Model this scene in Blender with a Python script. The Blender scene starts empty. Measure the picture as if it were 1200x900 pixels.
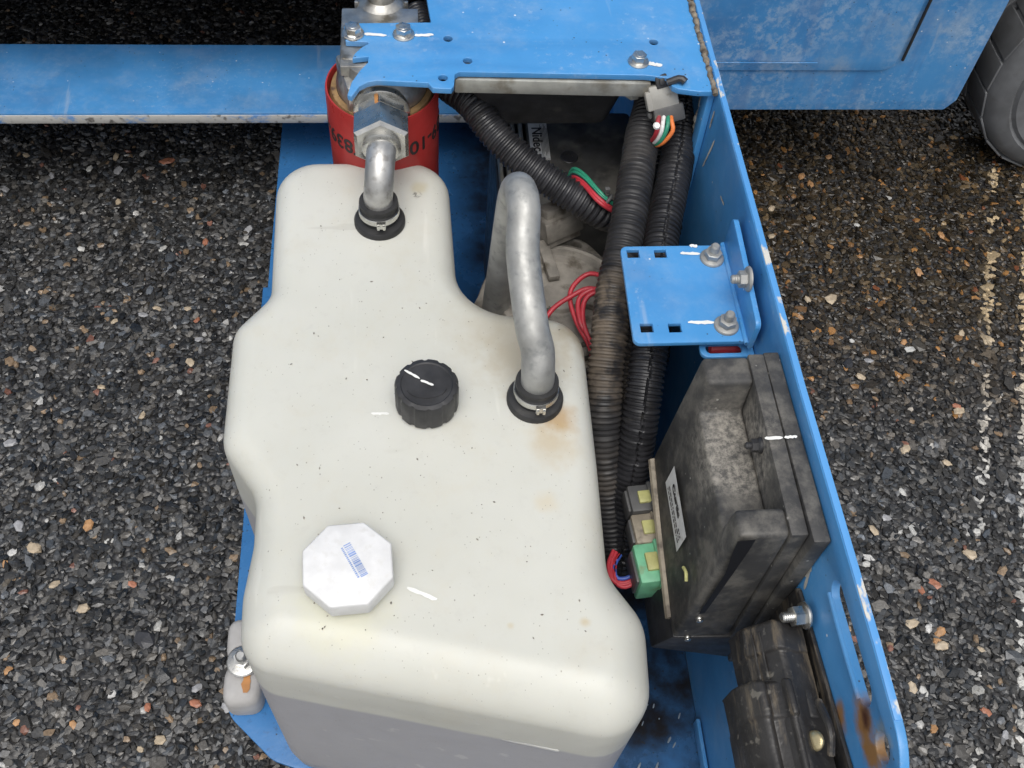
import bpy, bmesh, math, random
import numpy as np
from mathutils import Vector, Matrix

random.seed(7); rng = np.random.default_rng(7)
scene = bpy.context.scene
R = math.radians

# ------------------------------------------------------------------ camera
EZ = Vector((85, 810, -1200)).normalized()             # world axes seen in the lens frame (right, up, forward)
EY = Vector((-150, 1800, 1200)); EY = (EY - EZ * EY.dot(EZ)).normalized()
EX = -EY.cross(EZ)
CAM_H = 1.15
cam_d = bpy.data.cameras.new('camera'); cam = bpy.data.objects.new('camera', cam_d)
scene.collection.objects.link(cam); scene.camera = cam
cam_d.sensor_width = 36; cam_d.lens = 36; cam_d.clip_start = .01; cam_d.clip_end = 500
cam.matrix_world = Matrix(((EX[0], EX[1], -EX[2], 0), (EY[0], EY[1], -EY[2], 0), (EZ[0], EZ[1], -EZ[2], CAM_H), (0, 0, 0, 1)))

# ------------------------------------------------------------------ sky and sun (bright overcast)
SUN_EL, SUN_AZ = R(71), R(190)
world = bpy.data.worlds.new('World'); scene.world = world; world.use_nodes = True
wn = world.node_tree.nodes; wl = world.node_tree.links
bg = wn['Background']
sky = wn.new('ShaderNodeTexSky'); sky.sky_type = 'NISHITA'; sky.sun_disc = False
sky.sun_elevation = SUN_EL; sky.sun_rotation = SUN_AZ; sky.dust_density = 4; sky.air_density = 1.0; sky.ozone_density = .6
hs = wn.new('ShaderNodeHueSaturation'); hs.inputs['Saturation'].default_value = .22
wl.new(sky.outputs[0], hs.inputs['Color']); wl.new(hs.outputs[0], bg.inputs['Color'])
bg.inputs['Strength'].default_value = .13
sun_d = bpy.data.lights.new('sun', 'SUN'); sun_d.energy = 1.3; sun_d.angle = R(50); sun_d.color = (1, .97, .92)
sun = bpy.data.objects.new('sun', sun_d); scene.collection.objects.link(sun)
sd = Vector((math.sin(SUN_AZ) * math.cos(SUN_EL), math.cos(SUN_AZ) * math.cos(SUN_EL), math.sin(SUN_EL)))
sun.rotation_euler = sd.to_track_quat('Z', 'Y').to_euler(); sun.location = (0, 0, 4)
vs = scene.view_settings
vs.view_transform = 'Standard'; vs.look = 'None'; vs.gamma = 1; vs.use_curve_mapping = False
vs.exposure = .26
scene.cycles.max_bounces = 8

# ------------------------------------------------------------------ helpers
COL = scene.collection
def at(u, v, z=None, X=None, Y=None):
    """point of the place on a level (z) or on a wall (X / Y) measured from the 1200 x 900 photograph"""
    r = Vector((u - 600, 450 - v, 1200)); w = Vector((EX.dot(r), EY.dot(r), EZ.dot(r)))
    t = (z - CAM_H) / w.z if z is not None else (X / w.x if X is not None else Y / w.y)
    return w * t + Vector((0, 0, CAM_H))

def tag(o, label=None, cat=None, group=None, kind=None):
    if label: o['label'] = label
    if cat: o['category'] = cat
    if group: o['group'] = group
    if kind: o['kind'] = kind
    return o
def thing(name, loc, label, cat, group=None):
    o = bpy.data.objects.new(name, None); COL.objects.link(o); o.location = loc; o.empty_display_size = .05
    return tag(o, label, cat, group)

def link_mesh(name, me, mat, parent=None, smooth=35, label=None):
    if smooth:
        me.polygons.foreach_set('use_smooth', [True] * len(me.polygons))
        me.set_sharp_from_angle(angle=R(smooth))
    me.materials.clear(); me.materials.append(mat)
    o = bpy.data.objects.new(name, me); COL.objects.link(o)
    if parent is not None:
        o.parent = parent
        if parent.type == 'EMPTY': o.location = -Vector(parent.location)
        else: o.location = Vector((0, 0, 0))
        if parent.type != 'EMPTY' and parent.parent is None: o.location = -Vector(parent.location)
    else:
        n = len(me.vertices)
        if n:
            co = np.empty(n * 3); me.vertices.foreach_get('co', co); co = co.reshape(-1, 3)
            b = np.array([(co[:, 0].min() + co[:, 0].max()) / 2, (co[:, 1].min() + co[:, 1].max()) / 2, co[:, 2].min()])
            me.vertices.foreach_set('co', (co - b).ravel()); o.location = b
    if label: o['label'] = label
    return o

def frame_for(d):
    d = Vector(d).normalized(); a = Vector((0, 0, 1)) if abs(d.z) < .9 else Vector((1, 0, 0))
    x = a.cross(d).normalized(); y = d.cross(x)
    return x, y, d
def mat_axis(p, d):
    x, y, z = frame_for(d)
    return Matrix(((x.x, y.x, z.x, p[0]), (x.y, y.y, z.y, p[1]), (x.z, y.z, z.z, p[2]), (0, 0, 0, 1)))

class MB:
    def __init__(s): s.v = []; s.f = []
    def add(s, vs, fs, M=None):
        n = len(s.v)
        s.v += [tuple(M @ Vector(p)) if M is not None else tuple(p) for p in vs]
        s.f += [tuple(i + n for i in f) for f in fs]; return s
    def box(s, c, d, M=None, rz=0):
        hx, hy, hz = d[0] / 2, d[1] / 2, d[2] / 2
        vs = [(x, y, z) for z in (-hz, hz) for x, y in ((-hx, -hy), (hx, -hy), (hx, hy), (-hx, hy))]
        T = Matrix.Translation(c) @ Matrix.Rotation(rz, 4, 'Z')
        if M is not None: T = M @ T
        return s.add(vs, [(3, 2, 1, 0), (4, 5, 6, 7), (0, 1, 5, 4), (1, 2, 6, 5), (2, 3, 7, 6), (3, 0, 4, 7)], T)
    def quadhull(s, bot, top):
        """prism between two rings of equal length (both counter-clockwise from outside end 'top')"""
        n = len(bot); fs = [tuple(range(n))[::-1], tuple(range(n, 2 * n))] + [(i, (i + 1) % n, n + (i + 1) % n, n + i) for i in range(n)]
        return s.add(list(bot) + list(top), fs)
    def lathe(s, prof, M=None, n=28, closed=True):
        vs = []; fs = []
        for r, z in prof:
            for k in range(n):
                a = 2 * math.pi * k / n; vs.append((r * math.cos(a), r * math.sin(a), z))
        m = len(prof)
        for j in range(m - 1):
            for k in range(n):
                k2 = (k + 1) % n; fs.append((j * n + k, j * n + k2, (j + 1) * n + k2, (j + 1) * n + k))
        if closed:
            if prof[0][0] > 1e-6: fs.append(tuple(range(n))[::-1])
            if prof[-1][0] > 1e-6: fs.append(tuple(range((m - 1) * n, m * n)))
        return s.add(vs, fs, M)
    def hexa(s, r, z0, z1, M=None, n=6, ch=.12, rot=0):
        c = r * ch
        def ring(rr, z): return [(rr * math.cos(2 * math.pi * k / n + rot), rr * math.sin(2 * math.pi * k / n + rot), z) for k in range(n)]
        vs = ring(r * .94, z0) + ring(r, z0 + c * .5) + ring(r, z1 - c * .5) + ring(r * .88, z1)
        fs = [tuple(range(n))[::-1], tuple(range(3 * n, 4 * n))]
        for j in range(3):
            for k in range(n): k2 = (k + 1) % n; fs.append((j * n + k, j * n + k2, (j + 1) * n + k2, (j + 1) * n + k))
        return s.add(vs, fs, M)
    def tube(s, pts, r, n=14, step=None, radf=None, caps=True):
        P = smooth_path(pts, step) if step else [Vector(p) for p in pts]
        m = len(P); tang = [(P[min(i + 1, m - 1)] - P[max(i - 1, 0)]).normalized() for i in range(m)]
        x, y, _ = frame_for(tang[0]); vs = []; fs = []
        L = 0
        for i in range(m):
            t = tang[i]; x = (x - t * x.dot(t)).normalized(); y = t.cross(x)
            if i: L += (P[i] - P[i - 1]).length
            for k in range(n):
                a = 2 * math.pi * k / n
                rr = radf(L, a) if radf else (r[i] if isinstance(r, (list, tuple)) else r)
                vs.append(P[i] + (x * math.cos(a) + y * math.sin(a)) * rr)
        for i in range(m - 1):
            for k in range(n): k2 = (k + 1) % n; fs.append((i * n + k, i * n + k2, (i + 1) * n + k2, (i + 1) * n + k))
        if caps: fs += [tuple(range(n))[::-1], tuple(range((m - 1) * n, m * n))]
        return s.add(vs, fs)
    def mesh(s, name, bevel=0, seg=2, ang=30):
        me = bpy.data.meshes.new(name); me.from_pydata([tuple(p) for p in s.v], [], s.f)
        bm = bmesh.new(); bm.from_mesh(me)
        bmesh.ops.remove_doubles(bm, verts=bm.verts, dist=1e-6)
        bmesh.ops.recalc_face_normals(bm, faces=bm.faces)
        if bevel:
            es = [e for e in bm.edges if len(e.link_faces) == 2 and e.calc_face_angle(0) > R(ang)]
            bmesh.ops.bevel(bm, geom=es, offset=bevel, segments=seg, affect='EDGES', profile=.5, clamp_overlap=True)
        bm.to_mesh(me); bm.free(); return me
    def build(s, name, mat, parent=None, bevel=0, seg=2, smooth=35, label=None, ang=30):
        return link_mesh(name, s.mesh(name, bevel, seg, ang), mat, parent, smooth, label)

def smooth_path(pts, step):
    P = [Vector(p) for p in pts]; P = [P[0] * 2 - P[1]] + P + [P[-1] * 2 - P[-2]]
    out = []
    for i in range(1, len(P) - 2):
        p0, p1, p2, p3 = P[i - 1:i + 3]
        for k in range(24):
            t = k / 24
            out.append(.5 * ((2 * p1) + (p2 - p0) * t + (2 * p0 - 5 * p1 + 4 * p2 - p3) * t * t + (3 * p1 - p0 - 3 * p2 + p3) * t ** 3))
    out.append(P[-2])
    acc = [0]
    for a, b in zip(out, out[1:]): acc.append(acc[-1] + (b - a).length)
    n = max(2, int(acc[-1] / step)); res = []; j = 0
    for i in range(n + 1):
        d = acc[-1] * i / n
        while j < len(acc) - 2 and acc[j + 1] < d: j += 1
        t = (d - acc[j]) / max(1e-9, acc[j + 1] - acc[j]); res.append(out[j].lerp(out[j + 1], min(1, t)))
    return res

def rounded(pts, seg=6):
    """corner list (x, y, radius) -> dense outline with filleted corners"""
    out = []; n = len(pts)
    for i in range(n):
        p = Vector(pts[i][:2]); r = pts[i][2] if len(pts[i]) > 2 else 0
        a = Vector(pts[i - 1][:2]); b = Vector(pts[(i + 1) % n][:2])
        if r <= 0: out.append(p); continue
        da = (a - p).normalized(); db = (b - p).normalized()
        th = da.angle(db); d = min(r / math.tan(th / 2), (a - p).length * .48, (b - p).length * .48); r2 = d * math.tan(th / 2)
        c = p + (da + db).normalized() * (r2 / math.sin(th / 2))
        a0 = (p + da * d - c); a1 = (p + db * d - c)
        ang0 = math.atan2(a0.y, a0.x); dl = math.atan2(a1.y, a1.x) - ang0
        while dl > math.pi: dl -= 2 * math.pi
        while dl < -math.pi: dl += 2 * math.pi
        for k in range(seg + 1):
            t = ang0 + dl * k / seg; out.append(c + Vector((math.cos(t), math.sin(t))) * r2)
    return out
def circ(x, y, r, n=20, ry=None):
    return [Vector((x + r * math.cos(2 * math.pi * k / n), y + (ry or r) * math.sin(2 * math.pi * k / n))) for k in range(n)]

def plate(name, outline, holes, thick, mat, parent, M=None, bevel=.0007, label=None):
    """sheet metal: flat outline with real holes, thickness and softened edges; top face at local z=0"""
    cu = bpy.data.curves.new(name, 'CURVE'); cu.dimensions = '2D'; cu.fill_mode = 'BOTH'
    cu.extrude = max(1e-5, thick / 2 - bevel); cu.bevel_depth = bevel; cu.bevel_resolution = 2; cu.offset = -bevel
    for ring in [outline] + list(holes):
        sp = cu.splines.new('POLY'); sp.points.add(len(ring) - 1); sp.use_cyclic_u = True
        for q, p in zip(sp.points, ring): q.co = (p[0], p[1], 0, 1)
    tmp = bpy.data.objects.new('tmp', cu); me = bpy.data.meshes.new_from_object(tmp)
    bpy.data.objects.remove(tmp); bpy.data.curves.remove(cu)
    T = Matrix.Translation((0, 0, -thick / 2))
    me.transform(M @ T if M is not None else T)
    bm = bmesh.new(); bm.from_mesh(me); bmesh.ops.remove_doubles(bm, verts=bm.verts, dist=1e-6)
    bmesh.ops.recalc_face_normals(bm, faces=bm.faces); bm.to_mesh(me); bm.free()
    me.name = name
    return link_mesh(name, me, mat, parent, 30, label)

def text_mesh(body, size, name='lettering', bold=0.0, sx=1):
    cu = bpy.data.curves.new(name, 'FONT'); cu.body = body; cu.size = size; cu.extrude = .0002; cu.offset = bold
    cu.align_x = 'CENTER'; cu.align_y = 'CENTER'; cu.resolution_u = 3
    tmp = bpy.data.objects.new('tmp', cu); me = bpy.data.meshes.new_from_object(tmp)
    bpy.data.objects.remove(tmp); bpy.data.curves.remove(cu)
    if sx != 1: me.transform(Matrix.Diagonal((sx, 1, 1, 1)))
    return me

# ------------------------------------------------------------------ materials
class NT:
    def __init__(s, name):
        s.m = bpy.data.materials.new(name); s.m.use_nodes = True; s.t = s.m.node_tree
        s.b = s.t.nodes['Principled BSDF']; s.pos = s.t.nodes.new('ShaderNodeNewGeometry').outputs['Position']
    def n(s, typ, **k):
        o = s.t.nodes.new(typ)
        for a, b in k.items(): setattr(o, a, b)
        return o
    def L(s, a, b): s.t.links.new(a, b)
    def math(s, op, a, b=None, clamp=False):
        o = s.n('ShaderNodeMath', operation=op); o.use_clamp = clamp
        for i, q in enumerate((a, b)):
            if q is None: continue
            if isinstance(q, (int, float)): o.inputs[i].default_value = q
            else: s.L(q, o.inputs[i])
        return o.outputs[0]
    def vec(s, stretch=(1, 1, 1), off=(0, 0, 0)):
        o = s.n('ShaderNodeMapping'); s.L(s.pos, o.inputs[0]); o.inputs['Scale'].default_value = stretch; o.inputs['Location'].default_value = off
        return o.outputs[0]
    def noise(s, scale, detail=4, stretch=(1, 1, 1), off=(0, 0, 0), rough=.55):
        o = s.n('ShaderNodeTexNoise'); o.inputs['Scale'].default_value = scale; o.inputs['Detail'].default_value = detail
        o.inputs['Roughness'].default_value = rough; s.L(s.vec(stretch, off), o.inputs['Vector']); return o.outputs['Fac']
    def spots(s, scale, off=(0, 0, 0), stretch=(1, 1, 1)):
        o = s.n('ShaderNodeTexVoronoi'); o.inputs['Scale'].default_value = scale; s.L(s.vec(stretch, off), o.inputs['Vector']); return o
    def step(s, x, lo, hi):
        o = s.n('ShaderNodeMapRange'); o.interpolation_type = 'SMOOTHSTEP'
        o.inputs['From Min'].default_value = lo; o.inputs['From Max'].default_value = hi
        s.L(x, o.inputs['Value']); return o.outputs[0]
    def near(s, p, r0, r1, wob=.5, scale=40):
        """stain of its own shape round a point"""
        o = s.n('ShaderNodeVectorMath', operation='DISTANCE'); s.L(s.pos, o.inputs[0]); o.inputs[1].default_value = p
        d = s.math('ADD', o.outputs['Value'], s.math('MULTIPLY', s.math('SUBTRACT', s.noise(scale, 3), .5), wob * r1))
        return s.step(d, r1, r0) if False else s.math('SUBTRACT', 1, s.step(d, r0, r1))
    def mix(s, fac, a, b):
        o = s.n('ShaderNodeMix', data_type='RGBA')
        if isinstance(fac, (int, float)): o.inputs[0].default_value = fac
        else: s.L(fac, o.inputs[0])
        for i, q in ((6, a), (7, b)):
            if isinstance(q, tuple): o.inputs[i].default_value = (*q, 1)
            else: s.L(q, o.inputs[i])
        return o.outputs[2]
    def color(s, c):
        if isinstance(c, tuple): s.b.inputs['Base Color'].default_value = (*c, 1)
        else: s.L(c, s.b.inputs['Base Color'])
    def rough(s, r):
        if isinstance(r, (int, float)): s.b.inputs['Roughness'].default_value = r
        else: s.L(r, s.b.inputs['Roughness'])
    def mr(s, x, a, b, lo=0, hi=1):
        o = s.n('ShaderNodeMapRange'); s.L(x, o.inputs['Value']); o.inputs['From Min'].default_value = lo; o.inputs['From Max'].default_value = hi
        o.inputs['To Min'].default_value = a; o.inputs['To Max'].default_value = b; return o.outputs[0]
    def bump(s, h, strength=.2, dist=.001):
        o = s.n('ShaderNodeBump'); o.inputs['Strength'].default_value = strength; o.inputs['Distance'].default_value = dist
        s.L(h, o.inputs['Height']); s.L(o.outputs[0], s.b.inputs['Normal'])
    def set(s, **k):
        for a, v in k.items(): s.b.inputs[a.replace('_', ' ')].default_value = v
        return s

def simple(name, col, rough=.5, metal=0, var=.25, scale=60, dirt=None, dlo=.58, dhi=.75, dscale=35, bump=.15, bscale=400):
    t = NT(name); n1 = t.noise(scale, 5)
    dark = tuple(c * (1 - var) for c in col); lite = tuple(min(1, c * (1 + var)) for c in col)
    c = t.mix(t.step(n1, .3, .7), dark, lite)
    if dirt: c = t.mix(t.step(t.noise(dscale, 6, off=(3, 1, 2)), dlo, dhi), c, dirt)
    t.color(c); t.rough(t.mr(t.noise(scale * 1.7, 4, off=(5, 5, 5)), max(.03, rough - .12), min(1, rough + .15), .3, .7))
    t.set(Metallic=metal)
    if bump: t.bump(t.noise(bscale, 3), bump, .0006)
    return t.m

def blue_paint(name, grime=0.0, rust=False, mottle=0, dusty=.5):
    t = NT(name)
    c = t.mix(t.step(t.noise(9, 5), .3, .7), (.060, .262, .570), (.074, .30, .635))
    c = t.mix(t.math('MULTIPLY', t.step(t.noise(15, 7, off=(1, 2, 3), rough=.72), .46, .74), dusty), c, (.28, .41, .58))         # chalky dust
    c = t.mix(t.math('MULTIPLY', t.step(t.noise(6, 6, off=(8, 2, 3), rough=.65), .48, .70), .35), c, (.045, .17, .42))          # duller, rubbed areas
    c = t.mix(t.math('MULTIPLY', t.math('MULTIPLY', t.step(t.noise(150, 5, off=(4, 0, 0), rough=.7), .54, .70), t.step(t.noise(12, 3, off=(0, 5, 2)), .42, .62)), .55 * dusty + .1), c, (.46, .55, .66))   # fine scuffs
    if mottle:
        c = t.mix(t.math('MULTIPLY', t.math('MULTIPLY', t.step(t.noise(75, 7, off=(2, 6, 1), rough=.75), .45, .62), t.step(t.noise(9, 4, off=(3, 3, 3)), .35, .6)), mottle), c, (.36, .50, .68))
        c = t.mix(t.math('MULTIPLY', t.step(t.noise(30, 4, stretch=(1, 1, .15), off=(4, 4, 4)), .50, .66), mottle * .6), c, (.06, .20, .47))
    sp = t.spots(70); c = t.mix(t.math('MULTIPLY', t.math('SUBTRACT', 1, t.step(sp.outputs['Distance'], .04, .09)), t.step(t.noise(20, 2, off=(7, 7, 0)), .52, .6)), c, (.75, .77, .78))
    sc = t.step(t.noise(60, 3, stretch=(1, .08, .3), off=(2, 9, 0)), .66, .74); c = t.mix(t.math('MULTIPLY', sc, .25), c, (.5, .55, .6))
    sp2 = t.spots(120, (.3, .1, .2)); c = t.mix(t.math('MULTIPLY', t.math('SUBTRACT', 1, t.step(sp2.outputs['Distance'], .05, .12)), t.step(t.noise(13, 2, off=(1, 7, 5)), .5, .6)), c, (.04, .05, .06))
    if grime: c = t.mix(t.math('MULTIPLY', t.step(t.noise(14, 6, off=(6, 2, 1)), .42, .62), grime), c, (.03, .028, .026))
    rg = t.mr(t.noise(30, 5, off=(9, 1, 1)), .28, .55, .3, .7)
    if rust:
        for p, r0, r1 in ((at(1012, 845, X=.272), .006, .021), (at(1022, 885, X=.272), .006, .021), (at(985, 840, X=.272), .002, .014)):
            m = t.near(tuple(p), r0, r1, 1.1, 90); c = t.mix(m, c, (.30, .155, .055))
        m = t.near(tuple(at(1014, 840, X=.272)), .002, .011, .9, 120); c = t.mix(m, c, (.07, .022, .012))
        m = t.near(tuple(at(1035, 870, X=.272)), .004, .016, 1.2, 110); c = t.mix(t.math('MULTIPLY', m, .5), c, (.33, .30, .17))
    t.color(c); t.rough(rg); t.bump(t.noise(260, 4), .08, .0005)
    t.set(Coat_Weight=.15, Coat_Roughness=.2)
    return t.m

M_blue = blue_paint('blue_paint', dusty=.42)
M_wall = blue_paint('blue_paint_wall', rust=True, dusty=.22)
M_panel = blue_paint('blue_paint_weathered', dusty=.9, mottle=.75)
M_rail = blue_paint('blue_paint_rail', dusty=.5, grime=.10, mottle=.15)

def floor_mat():
    t = NT('blue_paint_oily')
    c = t.mix(t.step(t.noise(9, 5), .3, .7), (.032, .14, .34), (.045, .18, .42))
    oil = t.step(t.noise(16, 6, off=(.4, 2.2, 0), rough=.6), .18, .70)
    sx = t.n('ShaderNodeSeparateXYZ'); t.L(t.pos, sx.inputs[0])
    lim = t.step(sx.outputs['X'], .02, .10)
    c = t.mix(t.math('MULTIPLY', oil, lim), c, (.018, .015, .013))
    c = t.mix(t.math('MULTIPLY', t.step(t.noise(120, 4), .58, .7), .35), c, (.02, .018, .017))
    sp = t.spots(150); c = t.mix(t.math('MULTIPLY', t.math('SUBTRACT', 1, t.step(sp.outputs['Distance'], .1, .2)), t.step(t.noise(30, 2), .5, .6)), c, (.03, .03, .03))
    t.color(c); t.rough(t.mr(oil, .38, .16)); t.bump(t.noise(90, 5), .25, .001); return t.m
M_floor = floor_mat()

def chipped_edge(name):
    """rail edge rubbed to bare metal and pale primer"""
    t = NT(name)
    c = t.mix(t.step(t.noise(40, 7, stretch=(.6, 1, 1), rough=.7), .34, .50), (.06, .24, .56), (.50, .49, .46))
    c = t.mix(t.step(t.noise(90, 5, off=(2, 3, 1)), .55, .7), c, (.15, .14, .13)); t.color(c); t.rough(.6); t.bump(t.noise(120, 5), .5, .001); return t.m
M_edge = chipped_edge('scuffed_edge')
def chip_top():
    t = NT('blue_edge_chips')
    c = t.mix(t.step(t.noise(9, 5), .3, .7), (.085, .29, .62), (.10, .33, .69))
    c = t.mix(t.step(t.noise(34, 5, stretch=(1, .5, 1), off=(0, 3.3, 0), rough=.6), .585, .63), c, (.62, .60, .55))
    sp = t.spots(90, (.2, 0, 0)); c = t.mix(t.math('MULTIPLY', t.math('SUBTRACT', 1, t.step(sp.outputs['Distance'], .08, .16)), t.step(t.noise(14, 2, off=(3, 3, 3)), .48, .55)), c, (.6, .6, .58))
    t.color(c); t.rough(.4); return t.m
M_chip = chip_top()

def tank_mat():
    t = NT('natural_polyethylene')
    sx = t.n('ShaderNodeSeparateXYZ'); t.L(t.pos, sx.inputs[0])
    c = t.mix(t.step(t.noise(5, 4), .3, .7), (.55, .55, .495), (.605, .605, .555))
    c = t.mix(t.math('MULTIPLY', t.step(t.noise(18, 6, off=(1, 1, 1), rough=.7), .50, .75), .45), c, (.55, .52, .43))
    c = t.mix(t.math('MULTIPLY', t.step(t.noise(70, 6, off=(3, 1, 4), rough=.75), .52, .72), .16), c, (.42, .40, .36))
    # the liquid inside shows through the wall up to its level
    lv = t.math('ADD', sx.outputs['Z'], t.math('MULTIPLY', t.math('SUBTRACT', t.noise(14, 2), .5), .006))
    c = t.mix(t.math('SUBTRACT', 1, t.step(lv, .350, .358)), c, (.41, .41, .43))
    # rust bloom round the return pipe, streaks and specks of dirt; yellow tint below the octagonal cap
    for p, r0, r1, k, cc in ((at(655, 492, z=.44), .002, .022, .75, (.42, .26, .10)), (at(648, 520, z=.44), .002, .030, .5, (.46, .34, .17)),
                             (at(618, 415, z=.44), .01, .055, .5, (.42, .35, .24)), (at(674, 395, z=.43), .004, .03, .8, (.30, .25, .18)), (at(600, 385, z=.44), .01, .08, .45, (.44, .39, .29)),
                             (at(490, 222, z=.44), .003, .012, .6, (.5, .45, .3)), (at(640, 590, z=.44), .003, .014, .3, (.56, .42, .2)), (at(684, 730, z=.44), .001, .006, .7, (.5, .4, .22)), (at(598, 735, z=.44), .001, .004, .5, (.5, .4, .22)),
                             (at(400, 715, z=.44), .015, .045, .25, (.62, .60, .36)), (at(705, 680, z=.42), .002, .012, .4, (.5, .46, .36))):
        c = t.mix(t.math('MULTIPLY', t.near(tuple(p), r0, r1, .9, 70), k), c, cc)
    sc = t.step(t.noise(45, 3, stretch=(1, .12, 1), off=(1, 4, 0)), .66, .72); c = t.mix(t.math('MULTIPLY', sc, .22), c, (.80, .79, .74))
    sc = t.step(t.noise(38, 3, stretch=(.15, 1, 1), off=(5, 2, 0)), .68, .74); c = t.mix(t.math('MULTIPLY', sc, .25), c, (.36, .34, .29))
    m = t.near(tuple(at(490, 229, z=.44)), .001, .0065, 1.6, 160); c = t.mix(t.math('MULTIPLY', m, t.step(t.noise(220, 3), .42, .5)), c, (.16, .15, .13))
    for sc, of, th, gate in ((120, 0, .08, .46), (260, .37, .12, .46), (55, .71, .035, .47)):
        sp = t.spots(sc, (of, of, 0), stretch=(1, .7, 1))
        k = t.math('MULTIPLY', t.math('SUBTRACT', 1, t.step(sp.outputs['Distance'], th * .6, th)), t.step(t.noise(sc * .33, 2, off=(of * 9, 1, 0)), gate, gate + .1))
        c = t.mix(t.math('MULTIPLY', k, .6), c, (.16, .14, .11))
    t.color(c); t.rough(t.mr(t.noise(40, 4), .36, .52, .3, .7))
    t.set(Subsurface_Weight=.25, Subsurface_Radius=(.02, .017, .012), Subsurface_Scale=.5)
    t.bump(t.noise(500, 3), .06, .0005); return t.m
M_tank = tank_mat()

M_steel = simple('galvanised_steel', (.38, .38, .365), .52, .55, .16, 40, (.26, .265, .26), .50, .72, 90, .3, 260)
M_brushed = simple('brushed_steel', (.52, .515, .50), .42, .75, .15, 60, (.36, .35, .33), .52, .70, 120, .15, 300)
M_dull = simple('dirty_galvanised_steel', (.36, .36, .33), .55, .45, .3, 30, (.22, .20, .16), .5, .7, 28, .15)
M_zinc = simple('bright_zinc', (.56, .555, .53), .28, .95, .12, 60, (.42, .40, .36), .62, .75, 90, .08)
M_cast = simple('cast_aluminium', (.42, .41, .385), .42, .85, .3, 40, (.22, .20, .165), .52, .70, 50, .6, 200)
M_castdirt = simple('grimy_casting', (.25, .23, .20), .65, .2, .35, 30, (.10, .085, .065), .5, .66, 45, .6, 150)
M_black = simple('black_plastic', (.028, .028, .03), .45, 0, .3, 50, (.07, .066, .06), .6, .8, 40, .12)
M_conduit = simple('black_conduit', (.024, .024, .027), .36, 0, .3, 40, (.055, .052, .048), .60, .8, 55, .08)
def muddy():
    t = NT('muddy_conduit')
    c = t.mix(t.step(t.noise(40, 4), .3, .7), (.018, .018, .020), (.034, .033, .034)); n = t.step(t.noise(55, 6, off=(2, 0, 0), rough=.65), .36, .62)
    for p, r0, r1, k in ((at(718, 365, .44), .02, .055, .9), (at(708, 430, .41), .01, .06, .7), (at(735, 420, .38), .01, .05, .8), (at(709, 560, .34), .01, .05, .25), (at(745, 190, .47), .0, .05, .12)):
        c = t.mix(t.math('MULTIPLY', t.math('MULTIPLY', t.near(tuple(p), r0, r1, .5, 50), n), k), c, (.17, .135, .10))
    t.color(c); t.rough(t.mr(n, .36, .62)); t.bump(t.noise(300, 4), .2, .0006); return t.m
M_conduit_dirty = muddy()
def ecu_mat():
    t = NT('dusty_black_casing')
    c = t.mix(t.step(t.noise(20, 5), .3, .7), (.030, .030, .031), (.052, .051, .050))
    c = t.mix(t.math('MULTIPLY', t.step(t.noise(36, 8, off=(3, 1, 2), rough=.7), .42, .68), .75), c, (.16, .15, .132))
    c = t.mix(t.math('MULTIPLY', t.near(tuple(at(865, 530, z=.494)), .022, .052, .5, 60), t.math('MULTIPLY', t.step(t.noise(170, 7, off=(1, 0, 0), rough=.75), .36, .68), .72)), c, (.40, .37, .32))
    sp = t.spots(110, (.5, .2, 0)); c = t.mix(t.math('MULTIPLY', t.math('SUBTRACT', 1, t.step(sp.outputs['Distance'], .06, .14)), t.step(t.noise(25, 2), .55, .62)), c, (.34, .33, .3))
    t.color(c); t.rough(t.mr(t.noise(30, 4), .45, .75, .3, .7)); t.bump(t.noise(300, 5), .2, .0006); return t.m
M_ecu = ecu_mat()
M_motor = simple('dusty_motor_cover', (.080, .078, .073), .6, .1, .35, 30, (.18, .17, .15), .48, .70, 35, .3, 200)
M_rubber = simple('black_rubber', (.022, .022, .023), .55, 0, .25, 60, (.06, .058, .05), .6, .78, 60, .1)
def moulding_mat():
    t = NT('weathered_black_moulding')
    c = t.mix(t.step(t.noise(30, 5), .3, .7), (.017, .016, .016), (.036, .034, .033))
    c = t.mix(t.math('MULTIPLY', t.step(t.noise(80, 6, stretch=(1, .14, 1), off=(1, 3, 2), rough=.65), .53, .68), .6), c, (.20, .16, .11))
    c = t.mix(t.math('MULTIPLY', t.step(t.noise(170, 5, off=(3, 3, 2), rough=.7), .58, .70), .45), c, (.16, .15, .135))
    c = t.mix(t.math('MULTIPLY', t.step(t.noise(60, 3, stretch=(.2, 1, 1), off=(7, 3, 2)), .66, .70), .4), c, (.28, .26, .22))
    t.color(c); t.rough(t.mr(t.noise(50, 4), .28, .6, .3, .7)); t.bump(t.noise(75, 6), .6, .002); return t.m
M_moulding = moulding_mat()
M_red = simple('red_canister_paint', (.36, .028, .026), .38, 0, .15, 25, (.30, .05, .04), .6, .75, 40, .06)
M_gasket = simple('rusty_seam', (.26, .16, .07), .7, .1, .4, 60, (.09, .05, .03), .5, .65, 70, .5, 200)
M_white = simple('white_plastic', (.70, .70, .70), .5, 0, .06, 60, (.66, .655, .64), .50, .75, 170, .5, 150)
M_greyp = simple('grey_plastic', (.34, .33, .30), .5, 0, .15, 50, (.18, .16, .13), .55, .72, 60, .1)
M_dgreyp = simple('dark_grey_plastic', (.085, .085, .085), .45, 0, .2, 50, (.16, .15, .13), .6, .75, 60, .1)
M_tanp = simple('dirty_beige_plastic', (.30, .26, .20), .6, 0, .25, 50, (.12, .10, .08), .5, .7, 60, .2)
M_green = simple('green_plastic', (.17, .47, .28), .42, 0, .15, 60, (.20, .26, .13), .55, .72, 60, .1)
M_yel = simple('yellowed_plastic', (.45, .44, .18), .5, 0, .2, 60, None)
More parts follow.
